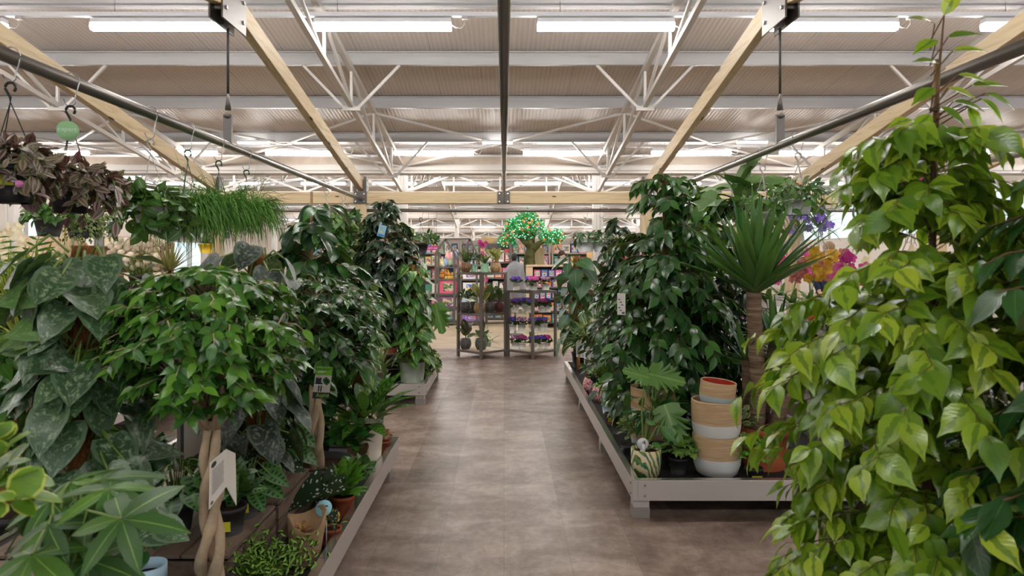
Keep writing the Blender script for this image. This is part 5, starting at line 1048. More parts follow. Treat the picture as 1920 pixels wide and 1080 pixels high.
def orchid(name,lab,x,y,z,pm,fm,h,n,ns=2,lean=.2,grp=None):
    t=thing(name,lab,CAT,(x,y,z),grp); pot(t,(x,y,z),.065,.12,pm); rosette(t,(x,y,z+.11),8,.22,.055,G_orch,(.1,1.0),1.2)
    st=MB(); fm_=MB()
    for k in range(ns):
        a=rng.random()*6.28; e=np.array((cos(a)*lean,sin(a)*lean,0)); q=np.linspace(0,1,9)[:,None]; P=np.array((x,y,z+.12))+np.array((0,0,h))*q*(1.25-.25*q)+e*q**2; st.tube(P,.003,5,caps=False)
        for i in range(n): s=.5+.5*i/n; j=s*8; b=P[int(j)]*(1-j%1)+P[min(8,int(j)+1)]*(j%1); flower(fm_,b+rng.normal(0,.03,3),5,.045,(rng.normal(0,.5),-1,rng.normal(0,.4)+.1))
    obj('flower_stem',st,B_green,t); obj('blossom',fm_,fm,t)['kind']='stuff'; return t
oc=[('magenta',P_mag),('dusky pink',P_red),('mustard',P_yel),('cream',P_white),('pink',P_pink),('purple',P_purple)]
OX=[(2.6,5.25),(2.58,5.75),(2.62,6.2),(2.6,6.75),(2.95,5.5),(2.95,6.1),(3.0,6.7),(2.6,7.3),(3.0,7.4),(2.58,4.8),(2.6,4.3),(2.95,4.6),(2.6,3.8),(3.0,4.0)]
for i,(x,y) in enumerate(OX):
    nm,fm=oc[[0,2,1,0,3,1,4,5,0,4,0,3,4,1][i]]; pm,pn=[(M_pot_grey,'grey'),(plain((206,92,44),.5),'orange-red'),(plain((206,196,200),.4),'clear'),(M_terra,'terracotta')][[1,1,0,2,0,3,2,0,2,3,2,0,2,0][i]]
    orchid('orchid','%s orchid, %s pot, %s row of white bench, no. %d from near'%(nm,pn,'front' if x<2.8 else 'back',1+sum(1 for a,b in OX if (a<2.8)==(x<2.8) and b<y)),x,y,.965,pm,fm,.35+.15*rng.random(),9,2,grp='orchids on the white bench')
k=0
for z in(.645,.325):
    for j in range(9):
        y=5.35+j*.33; nm,fm=oc[[5,0,4,5,3,0,5,4,0][j]]
        t=thing('cyclamen','%s flowering pot, %s tier of the orchid bench, no. %d from near'%(nm,'middle' if z>.5 else 'low',j+1),CAT,(2.62,y,z),'flowering pots on the lower bench tiers'); pot(t,(2.62,y,z),.06,.1,[M_pot_white,plain((70,86,170),.5)][j%2]); f=MB(); bush(t,(2.62,y,z+.11),.09,20,.06,'round',G_violet,.5,twigs=False)
        for i in range(14): a=rng.random()*6.28; r=.09*rng.random()**.5; flower(f,np.array((2.62+r*cos(a),y+r*sin(a),z+.17+.04*rng.random())),5,.024,(rng.normal(0,.5),-.8,.6))
        obj('blossom',f,fm,t)['kind']='stuff'
for j,(y,z) in enumerate(((4.7,.645),(4.3,.645),(4.75,.325),(4.35,.325),(3.9,.325))):
    t=thing('glass_planter','teal planter on the nearer orchid bench, %s'%['middle tier, first from the divide','middle tier, second from the divide','low tier, first from the divide','low tier, second from the divide','low tier, third from the divide'][j],'planter',(2.62,y,z),'teal planters'); round_pot(t,(2.62,y,z),.1,.15,plain((112,160,158),.3))
for px,d,lab,zp in((1535,8.2,'lilac vanda orchid with bare roots hanging behind the yucca, right one',402),(1503,8.6,'lilac vanda orchid with bare roots hanging behind the yucca, left one',405),(1660,6.9,'lilac hanging orchid beside the yellow-green fig cane',335),(1712,6.5,'magenta hanging orchid just left of the yellow-green fig cane',338)):
    c=np.array(W(px,zp+25,d)); c[0]=3.8; c[1]=d=3.8*F/(px-CX); c[2]=wz(zp+25,d); t=thing('vanda_orchid',lab,CAT,c,'hanging vanda orchids'); f=MB()
    for i in range(16): flower(f,c+rng.normal(0,.07,3)+np.array((0,-.02,.12)),5,.05,(rng.normal(0,.5),-1,.1))
    obj('blossom',f,P_lil if 'lilac' in lab else P_mag,t)['kind']='stuff'; rosette(t,tuple(c),20,.35,.035,G_orch,(-.3,1.1),1.2); st=MB()
    for i in range(14): st.tube([c,c+np.array((rng.normal(0,.05),rng.normal(0,.05),-.25)),c+np.array((rng.normal(0,.08),rng.normal(0,.08),-.45-.15*rng.random()))],.003,4)
    obj('root',st,plain((176,170,150),.7),t); obj('hanger_cord',MB().tube([c,(c[0],c[1],2.29)],.003,4),M_wire,t)
# ================================================================== corner shelves with violets and small pots
M_frame=plain((108,102,96),.45,.2); M_shelfwood=plain((200,180,156),.6,0,.3,.06)
M_gl=glassmat('glass_shelf',(.88,.96,.93,1),.1)
def corner_rack(lab,cx,cy,s,zs,mats,rz=pi/4):
    t=thing('display_rack',lab,'display rack',(cx,cy,0)); k=s/2; top=zs[-1]
    def pt(x,y): return np.array((cx+x*cos(rz)-y*sin(rz),cy+x*sin(rz)+y*cos(rz)))
    for a,b in((-1,-1),(1,-1),(1,1),(-1,1)):
        p=pt(a*k,b*k); obj('upright',MB().box((p[0],p[1],top/2),(.035,.035,top),rz=rz),M_frame,t)
    for i,z in enumerate(zs):
        m=MB().box((cx,cy,z-.008),(s-.036,s-.036,.012),rz=rz); sh=obj('shelf',m,mats[i],t); r=MB()
        if i in(0,len(zs)-1) or len(zs)==3:
            for a,b in((0,-k),(0,k),(-k,0),(k,0)):
                p=pt(a,b); r.box((p[0],p[1],z-.018),((s-.036) if b else .03,.03 if b else (s-.036),.032),rz=rz)
            obj('rail',r,M_frame,sh)
    return t
A=(wx(903.5,10.33),10.33); B=(wx(997,10.33),10.33); S=.505
ZA_=[.11,.665,1.272]; ZB_=[.11,.385,.665,1.0]
corner_rack('grey corner rack with woven pots, left of the two at the aisle end',A[0],A[1],S,ZA_,[M_shelfwood,M_gl,M_gl]); corner_rack('grey corner rack with rows of white-potted violets at the aisle end',B[0],B[1],S,ZB_,[M_shelfwood,M_gl,M_gl,M_gl])
def violet(lab,x,y,z,fm,s=1.0,soilc=None):
    t=thing('african_violet',lab,CAT,(x,y,z),'african violets in white pots'); pot(t,(x,y,z),.062*s,.105*s,M_pot_white,rb=.78,n=18); bush(t,(x,y,z+.11*s),.08,24,.055,'round',G_violet,.35,twigs=False); f=MB()
    for i in range(18): a=rng.random()*6.28; r=.06*rng.random()**.5; flower(f,np.array((x+r*cos(a),y+r*sin(a),z+.16*s+.03*rng.random())),5,.03,(rng.normal(0,.5),-.8,.7))
    obj('blossom',f,fm,t)['kind']='stuff'
vc=dict(p=('deep purple',P_purple),k=('bright pink',P_pink),b=('two-tone plum',P_bi),l=('lilac',P_lil),m=('magenta',P_mag))
ordn=['first','second','third','fourth','fifth']; lv={1.0:'top',.665:'second',.385:'third',.11:'bottom'}
for z,row in((1.0,[(968,'p',.0),(993,'l',.12),(1001,'k',-.06),(1023,'b',.02)]),(.665,[(966,'p',0),(980,'p',.2),(996,'l',-.1),(1016,'k',0),(1031,'p',.05)]),(.385,[(960,'p',0),(978,'b',-.03),(999,'l',-.12),(1014,'l',.02),(1027,'b',.1)]),(.11,[(962,'b',.04),(979,'m',-.02),(1000,'p',-.14),(1015,'p',.02),(1031,'m',.06)])):
    for i,(px,c,dy) in enumerate(row):
        y=B[1]+dy; x=wx(px,y); lim=S/2*1.3-abs(y-B[1]); x=min(max(x,B[0]-lim+.04),B[0]+lim-.04)
        violet('%s violet in white pot, %s on the %s shelf of the violet rack'%(vc[c][0],ordn[i],lv[z]),x,y,z,vc[c][1])
def weave(name,a,b,sc=70):
    u=NT(name); v=u.n('ShaderNodeTexVoronoi',feature='F1'); v.inputs['Scale'].default_value=sc; u.l(u.coord(),v.inputs[0]); f=u.ramp(v.outputs['Distance'],[(.25,lin(a)),(.6,lin(b))]); u.bump(v.outputs['Distance'],.8,.004); return u.base(f,.5)
W_br=weave('brown_weave',(170,130,92),(90,62,42)); W_tan=weave('tan_weave',(214,180,128),(150,116,76)); W_gr=weave('grey_hob_glaze',(126,122,122),(58,56,58)); W_red=weave('wine_hob_glaze',(136,60,62),(70,28,32)); W_sage=weave('sage_hob_glaze',(120,132,116),(58,70,60)); M_mint=plain((146,190,158),.4)
def rubber(t,x,y,z,mat,n=8,L=.17):
    a=np.arange(n)*2.4+rng.random(); e=.5+.9*rng.random(n); D=np.stack([np.cos(a)*np.cos(e),np.sin(a)*np.cos(e),np.sin(e)],1); O=np.array((x,y,z))+np.stack([np.zeros(n),np.zeros(n),.12*np.arange(n)/n],1); lm=MB(); leaves(lm,'oval',O+D*.02,D,np.array((0,-.4,1.))+0*D,L*(.8+.4*rng.random(n)),.9,.15,.12); obj('foliage',lm,mat,t)['kind']='stuff'; obj('stem',MB().tube([(x,y,z-.02),(x,y,z+.14)],.006,6),B_brown,t)
for nm,lab,px,dy,z,r,h,pm,kind in (
 ('bromeliad','spiky dark plant in brown woven pot, top left of the left rack',873,.02,1.272,.085,.15,W_br,'spike'),
 ('small_foliage','leafy plant in the narrower mint pot on top of the left rack',888,.1,1.272,.055,.12,M_mint,'bush'),
 ('orchid','purple orchid in the wider mint pot on top of the left rack',909,-.05,1.272,.062,.13,M_mint,'orchid'),
 ('rubber_plant','cream-edged rubber plant in tan woven pot, top right of left rack',929,.05,1.272,.085,.14,W_tan,'rubvar'),
 ('small_foliage','leafy plant in dark grey knobbly pot, left on the middle shelf',873,.0,.665,.09,.15,W_gr,'bush'),
 ('small_foliage','plant in olive knobbly pot half hidden on the middle shelf',887,.15,.665,.07,.15,W_sage,'bush'),
 ('rubber_plant','cream-edged rubber plant in tan woven pot on the middle shelf',899,-.15,.665,.085,.15,W_tan,'rubvar'),
 ('rubber_plant','burgundy rubber plant in grey knobbly pot on the middle shelf',918,.02,.665,.088,.15,W_gr,'rub'),
 ('rubber_plant','burgundy rubber plant in wine red knobbly pot on the middle shelf',936,.08,.665,.08,.15,W_red,'rub'),
 ('rubber_plant','small upright rubber plant in grey knobbly pot on the bottom shelf',873,.0,.11,.088,.16,W_gr,'rub'),
 ('pale_fern','pale trailing fern in sage knobbly pot behind the front upright',902,-.06,.11,.093,.17,W_sage,'fern')):
    y=A[1]+dy; x=wx(px,y); t=thing(nm,lab,CAT,(x,y,z)); (round_pot if pm not in(M_mint,) else (lambda p,c,r,h,m: pot(p,c,r,h,m,rb=.92,rim=False)))(t,(x,y,z),r,h,pm); zt=z+h
    if kind=='spike': rosette(t,(x,y,zt),26,.28,.03,G_dkrub,(.4,1.4),.4)
    elif kind=='bush': bush(t,(x,y,zt+.06),.11,60,.06,'oval',G_phil,1.0)
    elif kind=='orchid':
        rosette(t,(x,y,zt),8,.2,.05,G_orch,(.5,1.2),.6); f=MB()
        for k in range(7): flower(f,np.array((x-.03+rng.normal(0,.03),y,zt+.3+rng.normal(0,.03))),5,.035,(rng.normal(0,.4),-1,0))
        obj('blossom',f,P_mag,t)['kind']='stuff'; obj('flower_stem',MB().tube([(x,y,zt),(x+.02,y,zt+.2),(x-.02,y,zt+.32)],.003,5),B_green,t)
    elif kind=='rubvar': rubber(t,x,y,zt,G_rubvar,7,.19)
    elif kind=='rub': rubber(t,x,y,zt,G_dkrub,8,.18)
    else: frond_fern(t,(x,y,zt),22,.2,G_ivyvar,(.2,1.3),1.8,.03,'lance',12,1.0); rubber(t,x,y,zt,G_dkrub,4,.15)
t=orchid('orchid','pale pink orchid standing behind the left corner rack',wx(914,11.1),11.1,0,M_pot_white,P_pink,1.55,5,1,.05)
# ================================================================== goods shelving behind
M_dark=plain((92,86,82),.6,.1); M_counter=plain((206,180,150),.6,0,.3,.06)
def shelving(name,lab,x0,x1,y0,y1,zs,top=None,back=False,mat=None):
    t=thing(name,lab,'shelf unit',((x0+x1)/2,(y0+y1)/2,0)); mat=mat or M_dark; top=top or zs[-1]
    for x in(x0,x1):
        for y in(y0,y1): obj('upright',MB().box((x,y,top/2),(.045,.045,top)),mat,t)
    for z in zs: obj('shelf',MB().b2((x0-.02,y0-.02,z-.035),(x1+.02,y1+.02,z)),mat,t)
    if back: obj('back_panel',MB().b2((x0,y1+.022,.05),(x1,y1+.04,top)),mat,t)
    return t
def goods(x0,x1,y,z,h,cols,lab,name='carton',gap=.01,dep=.16,cat='box',n=None,grp=None,pict=True):
    n=n or len(cols); w=(x1-x0)/n
    for i in range(n):
        cn,c=cols[i%len(cols)]; hh=h*(.82+.18*rng.random()); xa=x0+i*w+gap; xb=x0+(i+1)*w-gap; k=['first','second','third','fourth','fifth','sixth','seventh','eighth','ninth','tenth'][i]
        t=thing(name,'%s %s, %s from left, %s'%(cn,name.replace('_',' ').replace('stock ',''),k,lab),cat,((xa+xb)/2,y,z),grp)
        obj('box',MB().b2((xa,y-dep/2,z),(xb,y+dep/2,z+hh)),plain(c,.45),t)
        if pict:
            m=MB(); e=.13*w; m.b2((xa+e,y-dep/2-.003,z+hh*.2),(xb-e,y-dep/2,z+hh*.82)); obj('printed_picture',m,PIC[(i+int(z*10))%len(PIC)],t)
            obj('printed_band',MB().b2((xa+e,y-dep/2-.003,z+hh*.06),(xb-e,y-dep/2,z+hh*.14)),plain((236,232,224),.5),t)
def picmat(name,cs,sc=26):
    u=NT(name); v=u.n('ShaderNodeTexVoronoi'); v.inputs['Scale'].default_value=sc; u.l(u.coord(),v.inputs[0]); s=u.n('ShaderNodeSeparateColor'); u.l(v.outputs['Color'],s.inputs[0]); return u.base(u.ramp(s.outputs[0],[(i/len(cs),lin(q)) for i,q in enumerate(cs)],'CONSTANT'),.45)
PIC=[picmat('garden_picture',[(206,196,170),(96,124,70),(70,90,66),(196,140,120),(170,160,150)]),picmat('street_picture',[(120,110,120),(196,180,150),(150,90,80),(86,80,96),(220,210,196)]),picmat('sea_picture',[(120,170,186),(220,210,190),(90,110,100),(180,140,110)]),picmat('flower_picture',[(206,120,160),(230,200,90),(120,100,190),(110,170,190),(236,230,220)]),picmat('toy_picture',[(236,130,60),(60,120,200),(240,220,120),(200,60,90),(240,240,240)])]
Y1=15.0; xL=lambda px: wx(px,Y1); zL=lambda py: wz(py,Y1)
zz=[zL(603),zL(578),zL(551),zL(523),zL(500)]
shelving('game_shelf','grey shelf of picture puzzles below the house frame, left column',xL(822),xL(859),Y1,Y1+.4,zz,zL(473)); shelving('game_shelf','grey shelf of picture puzzles behind the left rack, right column',xL(864),xL(904),Y1,Y1+.4,zz[:4],zL(520))
def puzzle(lab,x0,x1,py0,py1,c,pic):
    z=zL(py1); h=zL(py0)-z; t=thing('puzzle_box',lab,'puzzle box',((xL(x0)+xL(x1))/2,Y1+.05,z),'picture puzzle boxes'); a,b=xL(x0),xL(x1); obj('box',MB().b2((a,Y1,z),(b,Y1+.09,z+h)),plain(c,.4),t); obj('printed_picture',MB().b2((a+(b-a)*.2,Y1-.003,z+h*.16),(b-(b-a)*.14,Y1,z+h*.84)),pic,t)
puzzle('pink puzzle box with garden picture on the upper puzzle shelf',824,857,526,550,(226,92,122),PIC[0]); puzzle('purple puzzle box with village picture on the middle puzzle shelf',824,855,556,577,(112,76,112),PIC[1]); puzzle('teal puzzle box with harbour picture on the lowest puzzle shelf',820,853,580,602,(40,116,130),PIC[2])
puzzle('white puzzle box behind the left rack, upper',868,900,530,550,(232,230,236),PIC[4]); puzzle('blue and white puzzle box behind the left rack, middle',866,901,556,577,(180,196,216),PIC[2]); puzzle('lilac floral puzzle box behind the left rack, lowest',866,901,581,602,(150,110,190),PIC[3]); puzzle('white and blue boxed game behind the left rack, topmost',868,898,505,523,(240,240,236),PIC[3])
t=thing('house_frame','dark house-shaped frame above the soft toys shelf','display frame',(xL(850),Y1,zL(500))); B_=lambda p,q,m: m.bar(p,q,.045,.045)
m=MB(); y0=Y1-.02; y1=Y1+.55
for (pa,pb,pc,yy) in((817,835,852,y0),(868,881,894,y0)):
    B_((xL(pa),yy,zL(474)),(xL(pb),yy,zL(449)),m); B_((xL(pc),yy,zL(474)),(xL(pb),yy,zL(449)),m)
B_((xL(835),y0,zL(449)),(xL(881),y0,zL(448)),m); obj('gable',m,M_dark,t)
for px in(817,852,894): obj('upright',MB().bar((xL(px),y0,0),(xL(px),y0,zL(474)),.045),M_dark,t)
for i,(px,py,c) in enumerate(((822,495,(222,208,178)),(828,494,(226,216,160)),(836,492,(160,178,206)),(845,493,(168,190,160)),(853,492,(206,180,190)),(858,494,(214,160,142)),(840,481,(232,178,178)),(848,481,(232,190,186)),(856,480,(156,176,214)))):
    p=W(px,py,Y1+.1); t=thing('plush_slipper','%s fluffy plush toy, number %d on the soft toy shelf'%(['cream','pale yellow','powder blue','mint','lilac','coral','rose','blush','sky blue'][i],i+1),'soft toy',p,'fluffy soft toys'); obj('body',MB().ball(p,(.065,.08,.11),10),plain(c,.95,0,.1,.1),t); obj('ear',MB().ball(p+Vector((.02,-.05,.1)),(.022,.02,.05),8),plain(c,.95,0,.1,.1),t)
for i,(px,py,c) in enumerate(((836,512,(196,128,64)),(829,517,(206,140,70)),(842,520,(224,176,84)),(849,520,(228,190,110)),(855,518,(240,220,180)),(846,506,(60,70,96)),(832,505,(190,204,206)))):
    p=W(px,py,Y1+.1); t=thing('plush_toy','%s plush animal, number %d on the second soft toy shelf'%(['tan','orange','honey','gold','cream','navy','pale grey'][i],i+1),'soft toy',p,'plush animals'); obj('body',MB().ball(p,(.06,.07,.07),10),plain(c,.95,0,.1,.1),t); obj('head',MB().ball(p+Vector((.0,-.05,.08)),.04,8),plain(c,.95,0,.1,.1),t)
cols=[('red',(190,50,50)),('blue',(60,120,190)),('yellow',(226,190,60)),('white',(232,230,226)),('pink',(222,110,160)),('teal',(70,160,170)),('orange',(230,130,60)),('violet',(120,90,170))]
def pick(*k): return [cols[i] for i in k]
zs=[zL(598),zL(570),zL(545),zL(521),zL(491)]; x0,x1=xL(911),xL(957)
shelving('toy_shelf','grey toy shelf behind the gap between the two corner racks',x0,x1,Y1+.3,Y1+.7,zs,zL(455),True)
goods(x0,x1,Y1+.45,zL(491),.3,pick(3,0,3,0),'the top of the toy shelf','toy_carton',dep=.2); goods(x0,x1,Y1+.45,zL(521),.26,pick(3,6,4),'the second toy shelf','toy_carton',dep=.2); goods(x0,x1,Y1+.45,zL(545),.2,[('black',(50,48,50)),('white',(226,222,214)),('black',(44,42,46)),('brown',(120,90,70))],'the third toy shelf','toy_carton',dep=.2); goods(x0,x1,Y1+.45,zL(598),.12,pick(1,5,6),'the low toy shelf','toy_carton',dep=.2)
# right toy counter
Y2=14.5; xR=lambda px: wx(px,Y2); zR=lambda py: wz(py,Y2); x0,x1=xR(999),xR(1070)
t=thing('toy_counter','wood-topped toy counter with dark shelves right of the violets','counter',((x0+x1)/2,Y2,0)); obj('side_panel',MB().b2((xR(987),Y2,0),(x0,Y2+.5,zR(500))),M_counter,t); obj('top',MB().b2((xR(987),Y2-.02,zR(500)),(x1,Y2+.5,zR(497))),M_counter,t); obj('back_panel',MB().b2((x0,Y2+.4,0),(x1,Y2+.43,zR(500))),M_dark,t)
for py in(518,538,560,583,604): obj('shelf',MB().b2((x0,Y2,zR(py)-.03),(x1,Y2+.4,zR(py))),M_dark,t)
for py,h,cs,lab in((518,.15,pick(4,1,7,4,5),'top'),(538,.16,pick(0,6,7,4),'second'),(560,.2,pick(1,4,5,7,1,4),'third'),(583,.2,pick(6,5,6,1,6),'fourth'),(604,.18,pick(6,6,5,1),'lowest')):
    goods(x0+.02,x1-.02,Y2+.12,zR(py),h,cs,'the %s toy counter shelf'%lab,'toy_pack',dep=.16)
# ornamental lit tree
t=thing('light_tree','artificial tree full of green fairy lights with orange fruits on mossy trunk','light tree',W(993,500,15.8)); d=15.8
tk=MB(); P=lambda px,py,dy=0: tuple(W(px,py,d)+Vector((0,dy,0)))
tk.tube([P(994,520),P(993,480),P(996,458),P(985,435)],[.14,.12,.09,.04],10); tk.tube([P(996,470),P(1012,456),P(1028,448)],[.1,.06,.03],8); tk.tube([P(992,460),P(975,445),P(960,440)],[.08,.05,.02],8); tk.tube([P(996,458),P(1000,430),P(990,410)],[.08,.05,.02],8)
o=obj('trunk',tk,plain((92,92,58),.95,0,.1,.4),t); mo=MB()
n=2200; q=rng.random(n); ell=[(985,425,38,.22),(1036,444,24,.16),(950,452,18,.14),(990,402,18,.1),(966,432,24,.14)]; O=[]
for i in range(n):
    cx_,cy_,rx,ry=ell[rng.choice(5,p=[.42,.24,.14,.08,.12])]; v=nrm(rng.normal(0,1,3))*rng.random()**.4; O.append(np.array(W(cx_,cy_,d))+v*np.array((rx/F*d,.5,rx*.62/F*d)))
lm=MB(); leaves(lm,'oval',np.array(O),rng.normal(0,1,(n,3)),rng.normal(0,1,(n,3)),.07,1.1,.1,.1); M_led=leaf_mat('green_led_leaf',[(24,140,84),(50,180,112),(36,150,76),(110,210,160)],.3,.6,trans=.2); obj('foliage',lm,M_led,t)['kind']='stuff'
f=MB(); g=MB()
for i in range(46): f.ball(O[i*45]+np.array((0,-.06,0)),.026,6)
obj('fruit',f,emit((226,120,60),.3,'orange_led'),t)['kind']='stuff'
for i in range(300): g.ball(O[i*7+4]+np.array((0,-.05,0)),.01,4)
obj('fairy_light',g,emit((190,255,225),1.2,'fairy_led'),t)['kind']='stuff'
m=MB().tube([P(988,478,-.17),P(986,470,-.2),P(992,468,-.22)],.04,7); 
t=thing('wood_panel','pale plank panel beside the lit tree trunk','panel',W(1018,500,16.2)); obj('panel',MB().b2((wx(1003,16.2),16.2,.3),(wx(1021,16.2),16.26,wz(465,16.2))),M_postZ,t); obj('foot',MB().b2((wx(1003,16.2),16.1,0),(wx(1021,16.2),16.36,.3)),M_counter,t)
t=thing('plank_roof','honey plank hut roof seen over the toy shelf','hut roof',W(918,452,19)); d=19; m=MB(); V=[(902,444),(932,446),(920,462),(908,460)]; P=[np.array(W(a,b,d)) for a,b in V]; sheet(m,P,.05); obj('roof',m,wood('honey_boards',(206,176,120),(170,136,84),0),t); obj('post',MB().b2((wx(906,d),19.06,0),(wx(910,d),19.16,wz(455,d))),M_postZ,t); obj('post',MB().b2((wx(918,d),19.06,0),(wx(922,d),19.16,wz(460,d))),M_postZ,t)
# people and clothed figures
def figure(name,lab,cat,x,y,h,top,bottom,hair,skin,face=0,arms=.25,longtop=False,hairlen=.1):
    t=thing(name,lab,cat,(x,y,0),rz=0); s=h/1.7
    vs=[(0,0,.95),(0,0,1.1),(0,0,1.28),(0,-.01,1.42),(0,-.01,1.5),(0,-.015,1.58),(0,-.015,1.68),(.1,0,.9),(.11,-.01,.5),(.11,.01,.08),(.11,-.13,.03),(-.1,0,.9),(-.11,.01,.5),(-.11,.01,.08),(-.11,-.13,.03),(.19,0,1.38),(.24,.02,1.12),(.22,-.12,.92),(.21,-.2,.86),(-.19,0,1.38),(-.24,.02,1.12),(-.22,-.12,.92),(-.21,-.2,.86)]
    es=[(0,1),(1,2),(2,3),(3,4),(4,5),(5,6),(0,7),(7,8),(8,9),(9,10),(0,11),(11,12),(12,13),(13,14),(3,15),(15,16),(16,17),(17,18),(3,19),(19,20),(20,21),(21,22)]
    rd=[.14,.12,.14,.12,.052,.085,.07,.09,.06,.042,.035,.09,.06,.042,.035,.06,.045,.035,.028,.06,.045,.035,.028]
    me=bpy.data.meshes.new('body'); P=rot(np.array(vs)*s,0,0,face); me.from_pydata([tuple(p) for p in P],es,[]); o=bpy.data.objects.new('body',me); COL.objects.link(o); o.parent=t; ORG[o.name]=np.array((x,y,0.))
    k=o.modifiers.new('skin','SKIN'); 
    for i,v in enumerate(me.skin_vertices[0].data): v.radius=(rd[i]*s,rd[i]*s*.85); v.use_root=(i==0)
    o.modifiers.new('sub','SUBSURF').levels=1; o.modifiers['sub'].render_levels=2
    me.materials.append(skin)
    def put(nm,pr,m,sc=(1,1),n=20):
        b=MB().lathe([(r*s,z*s) for r,z in pr],n=n); b.V=[rot(b.V[0]*np.array((sc[0],sc[1],1)),0,0,face)+np.array((x,y,0))]; return obj(nm,b,m,t)
    put('top',[(.2,.72 if longtop else .88),(.19,1.0),(.185,1.15),(.2,1.3),(.19,1.4),(.1,1.46),(.06,1.48)],top,(1.12,.82)); 
    for q in(-1,1):
        b=MB().tube(rot(np.array([(q*.17,0,1.4),(q*.24,.02,1.12),(q*.225,-.11,.95)])*s,0,0,face)+np.array((x,y,0)),[.075*s,.062*s,.05*s],10); obj('sleeve',b,top,t)
        b=MB().tube(rot(np.array([(q*.1,0,.95),(q*.11,-.01,.5),(q*.11,.01,.09)])*s,0,0,face)+np.array((x,y,0)),[.11*s,.075*s,.058*s],10); obj('trouser_leg',b,bottom,t)
    hp_=rot(np.array([(0,.012,1.655)])*s,0,0,face)[0]+np.array((x,y,0)); m=MB().ball(hp_+np.array((0,0,.02*s)),(.095*s,.1*s,.095*s),14); m.ball(hp_+rot(np.array([(0,.05,-.08)])*s,0,0,face)[0],(.085*s,.05*s,hairlen*s),12); obj('hair',m,hair,t)
    f=MB()
    for q in(-1,1): f.ball(rot(np.array([(q*.03,-.088,1.6)])*s,0,0,face)[0]+np.array((x,y,0)),.01*s,6)
    obj('eye',f,M_black,t); f=MB().ball(rot(np.array([(0,-.1,1.57)])*s,0,0,face)[0]+np.array((x,y,0)),(.013*s,.018*s,.02*s),6); obj('nose',f,skin,t); f=MB().ball(rot(np.array([(0,-.086,1.535)])*s,0,0,face)[0]+np.array((x,y,0)),(.025*s,.008*s,.007*s),6); obj('mouth',f,plain((170,90,84),.6),t)
    return t
SK=plain((222,176,150),.55,0,.4); st_=NT('navy_stripe_knit'); sx_=st_.n('ShaderNodeSeparateXYZ'); st_.l(st_.coord(),sx_.inputs[0]); M_strp=st_.base(st_.mix(st_.math('GREATER_THAN',st_.math('FRACT',st_.math('MULTIPLY',sx_.outputs[2],12)),.5),lin((224,222,220)),lin((60,66,88))),.8)
figure('person','dark-haired person in a striped top beyond the toy counter','person',wx(1054,18.0),18.0,1.62,M_strp,plain((50,56,80),.8),plain((70,48,40),.6),SK,.9,hairlen=.06)
figure('person','blond person in a dusky pink cardigan seen from behind, right of toy counter','person',wx(1106,15.4),15.4,1.66,plain((186,128,128),.9,0,.1,.08),plain((60,58,70),.8),plain((196,158,108),.6),SK,pi,longtop=True,hairlen=.13)
figure('person','person in navy behind the orchid bench at the right','person',wx(1555,11.5),11.5,1.7,plain((36,44,70),.8),plain((40,40,50),.8),plain((150,120,90),.6),SK,0)
t=thing('clothes_mannequin','mannequin with a black head in a draped grey poncho, behind violets','mannequin',(wx(966,13.2),13.2,0)); x,y=wx(966,13.2),13.2
obj('stand',MB().lathe([(.001,0),(.16,0),(.16,.02),(.02,.03),(.02,.75),(.001,.75)],(x,y,0),20),M_grey,t); obj('torso',MB().lathe([(.001,.7),(.14,.72),(.12,.95),(.16,1.2),(.12,1.32),(.04,1.38),(.04,1.42)],(x,y,0),20),M_black,t); obj('head',MB().ball((x-.02,y,1.5),(.06,.075,.085),14),M_black,t)
def wob(V): V=V.copy(); a=np.arctan2(V[:,1],V[:,0]); k=(1.4-V[:,2])/.6; V[:,:2]*=(1+.08*np.sin(a*9)*k)[:,None]; return V
obj('poncho',MB().lathe([(.2,.72),(.195,.95),(.185,1.18),(.165,1.31),(.11,1.375),(.05,1.41),(.045,1.43)],(x,y,0),36,wob=wob),plain((140,140,146),.9,0,.1,.1),t)
# distant aisles of goods
RBX=[('crimson',(186,44,56)),('sky blue',(90,160,210)),('lemon',(236,214,96)),('ivory',(236,230,218)),('rose',(226,132,170)),('jade',(70,150,120)),('apricot',(240,170,110)),('plum',(110,70,130)),('navy',(44,60,110))]
for u,(p0,p1) in enumerate(((770,860),(864,944),(948,1030),(1036,1150))):
    x0,x1=wx(p0,19.3),wx(p1,19.3); zs=[.1,.5,.9,1.28,1.62]; nm=['leftmost','second','third','rightmost'][u]
    shelving('stock_shelf','long colourful gift shelf across the aisle end, %s of four'%nm,x0,x1,19.3,19.8,zs,1.98,True,mat=plain((176,166,156),.6))
    for j,z in enumerate(zs):
        random.shuffle(RBX); goods(x0+.03,x1-.03,19.4,z,.27,RBX,'level %d, %s gift shelf at aisle end'%(j+1,nm),'gift_box',n=7,dep=.18,pict=j>1,grp='boxes on the gift shelves')
k=0
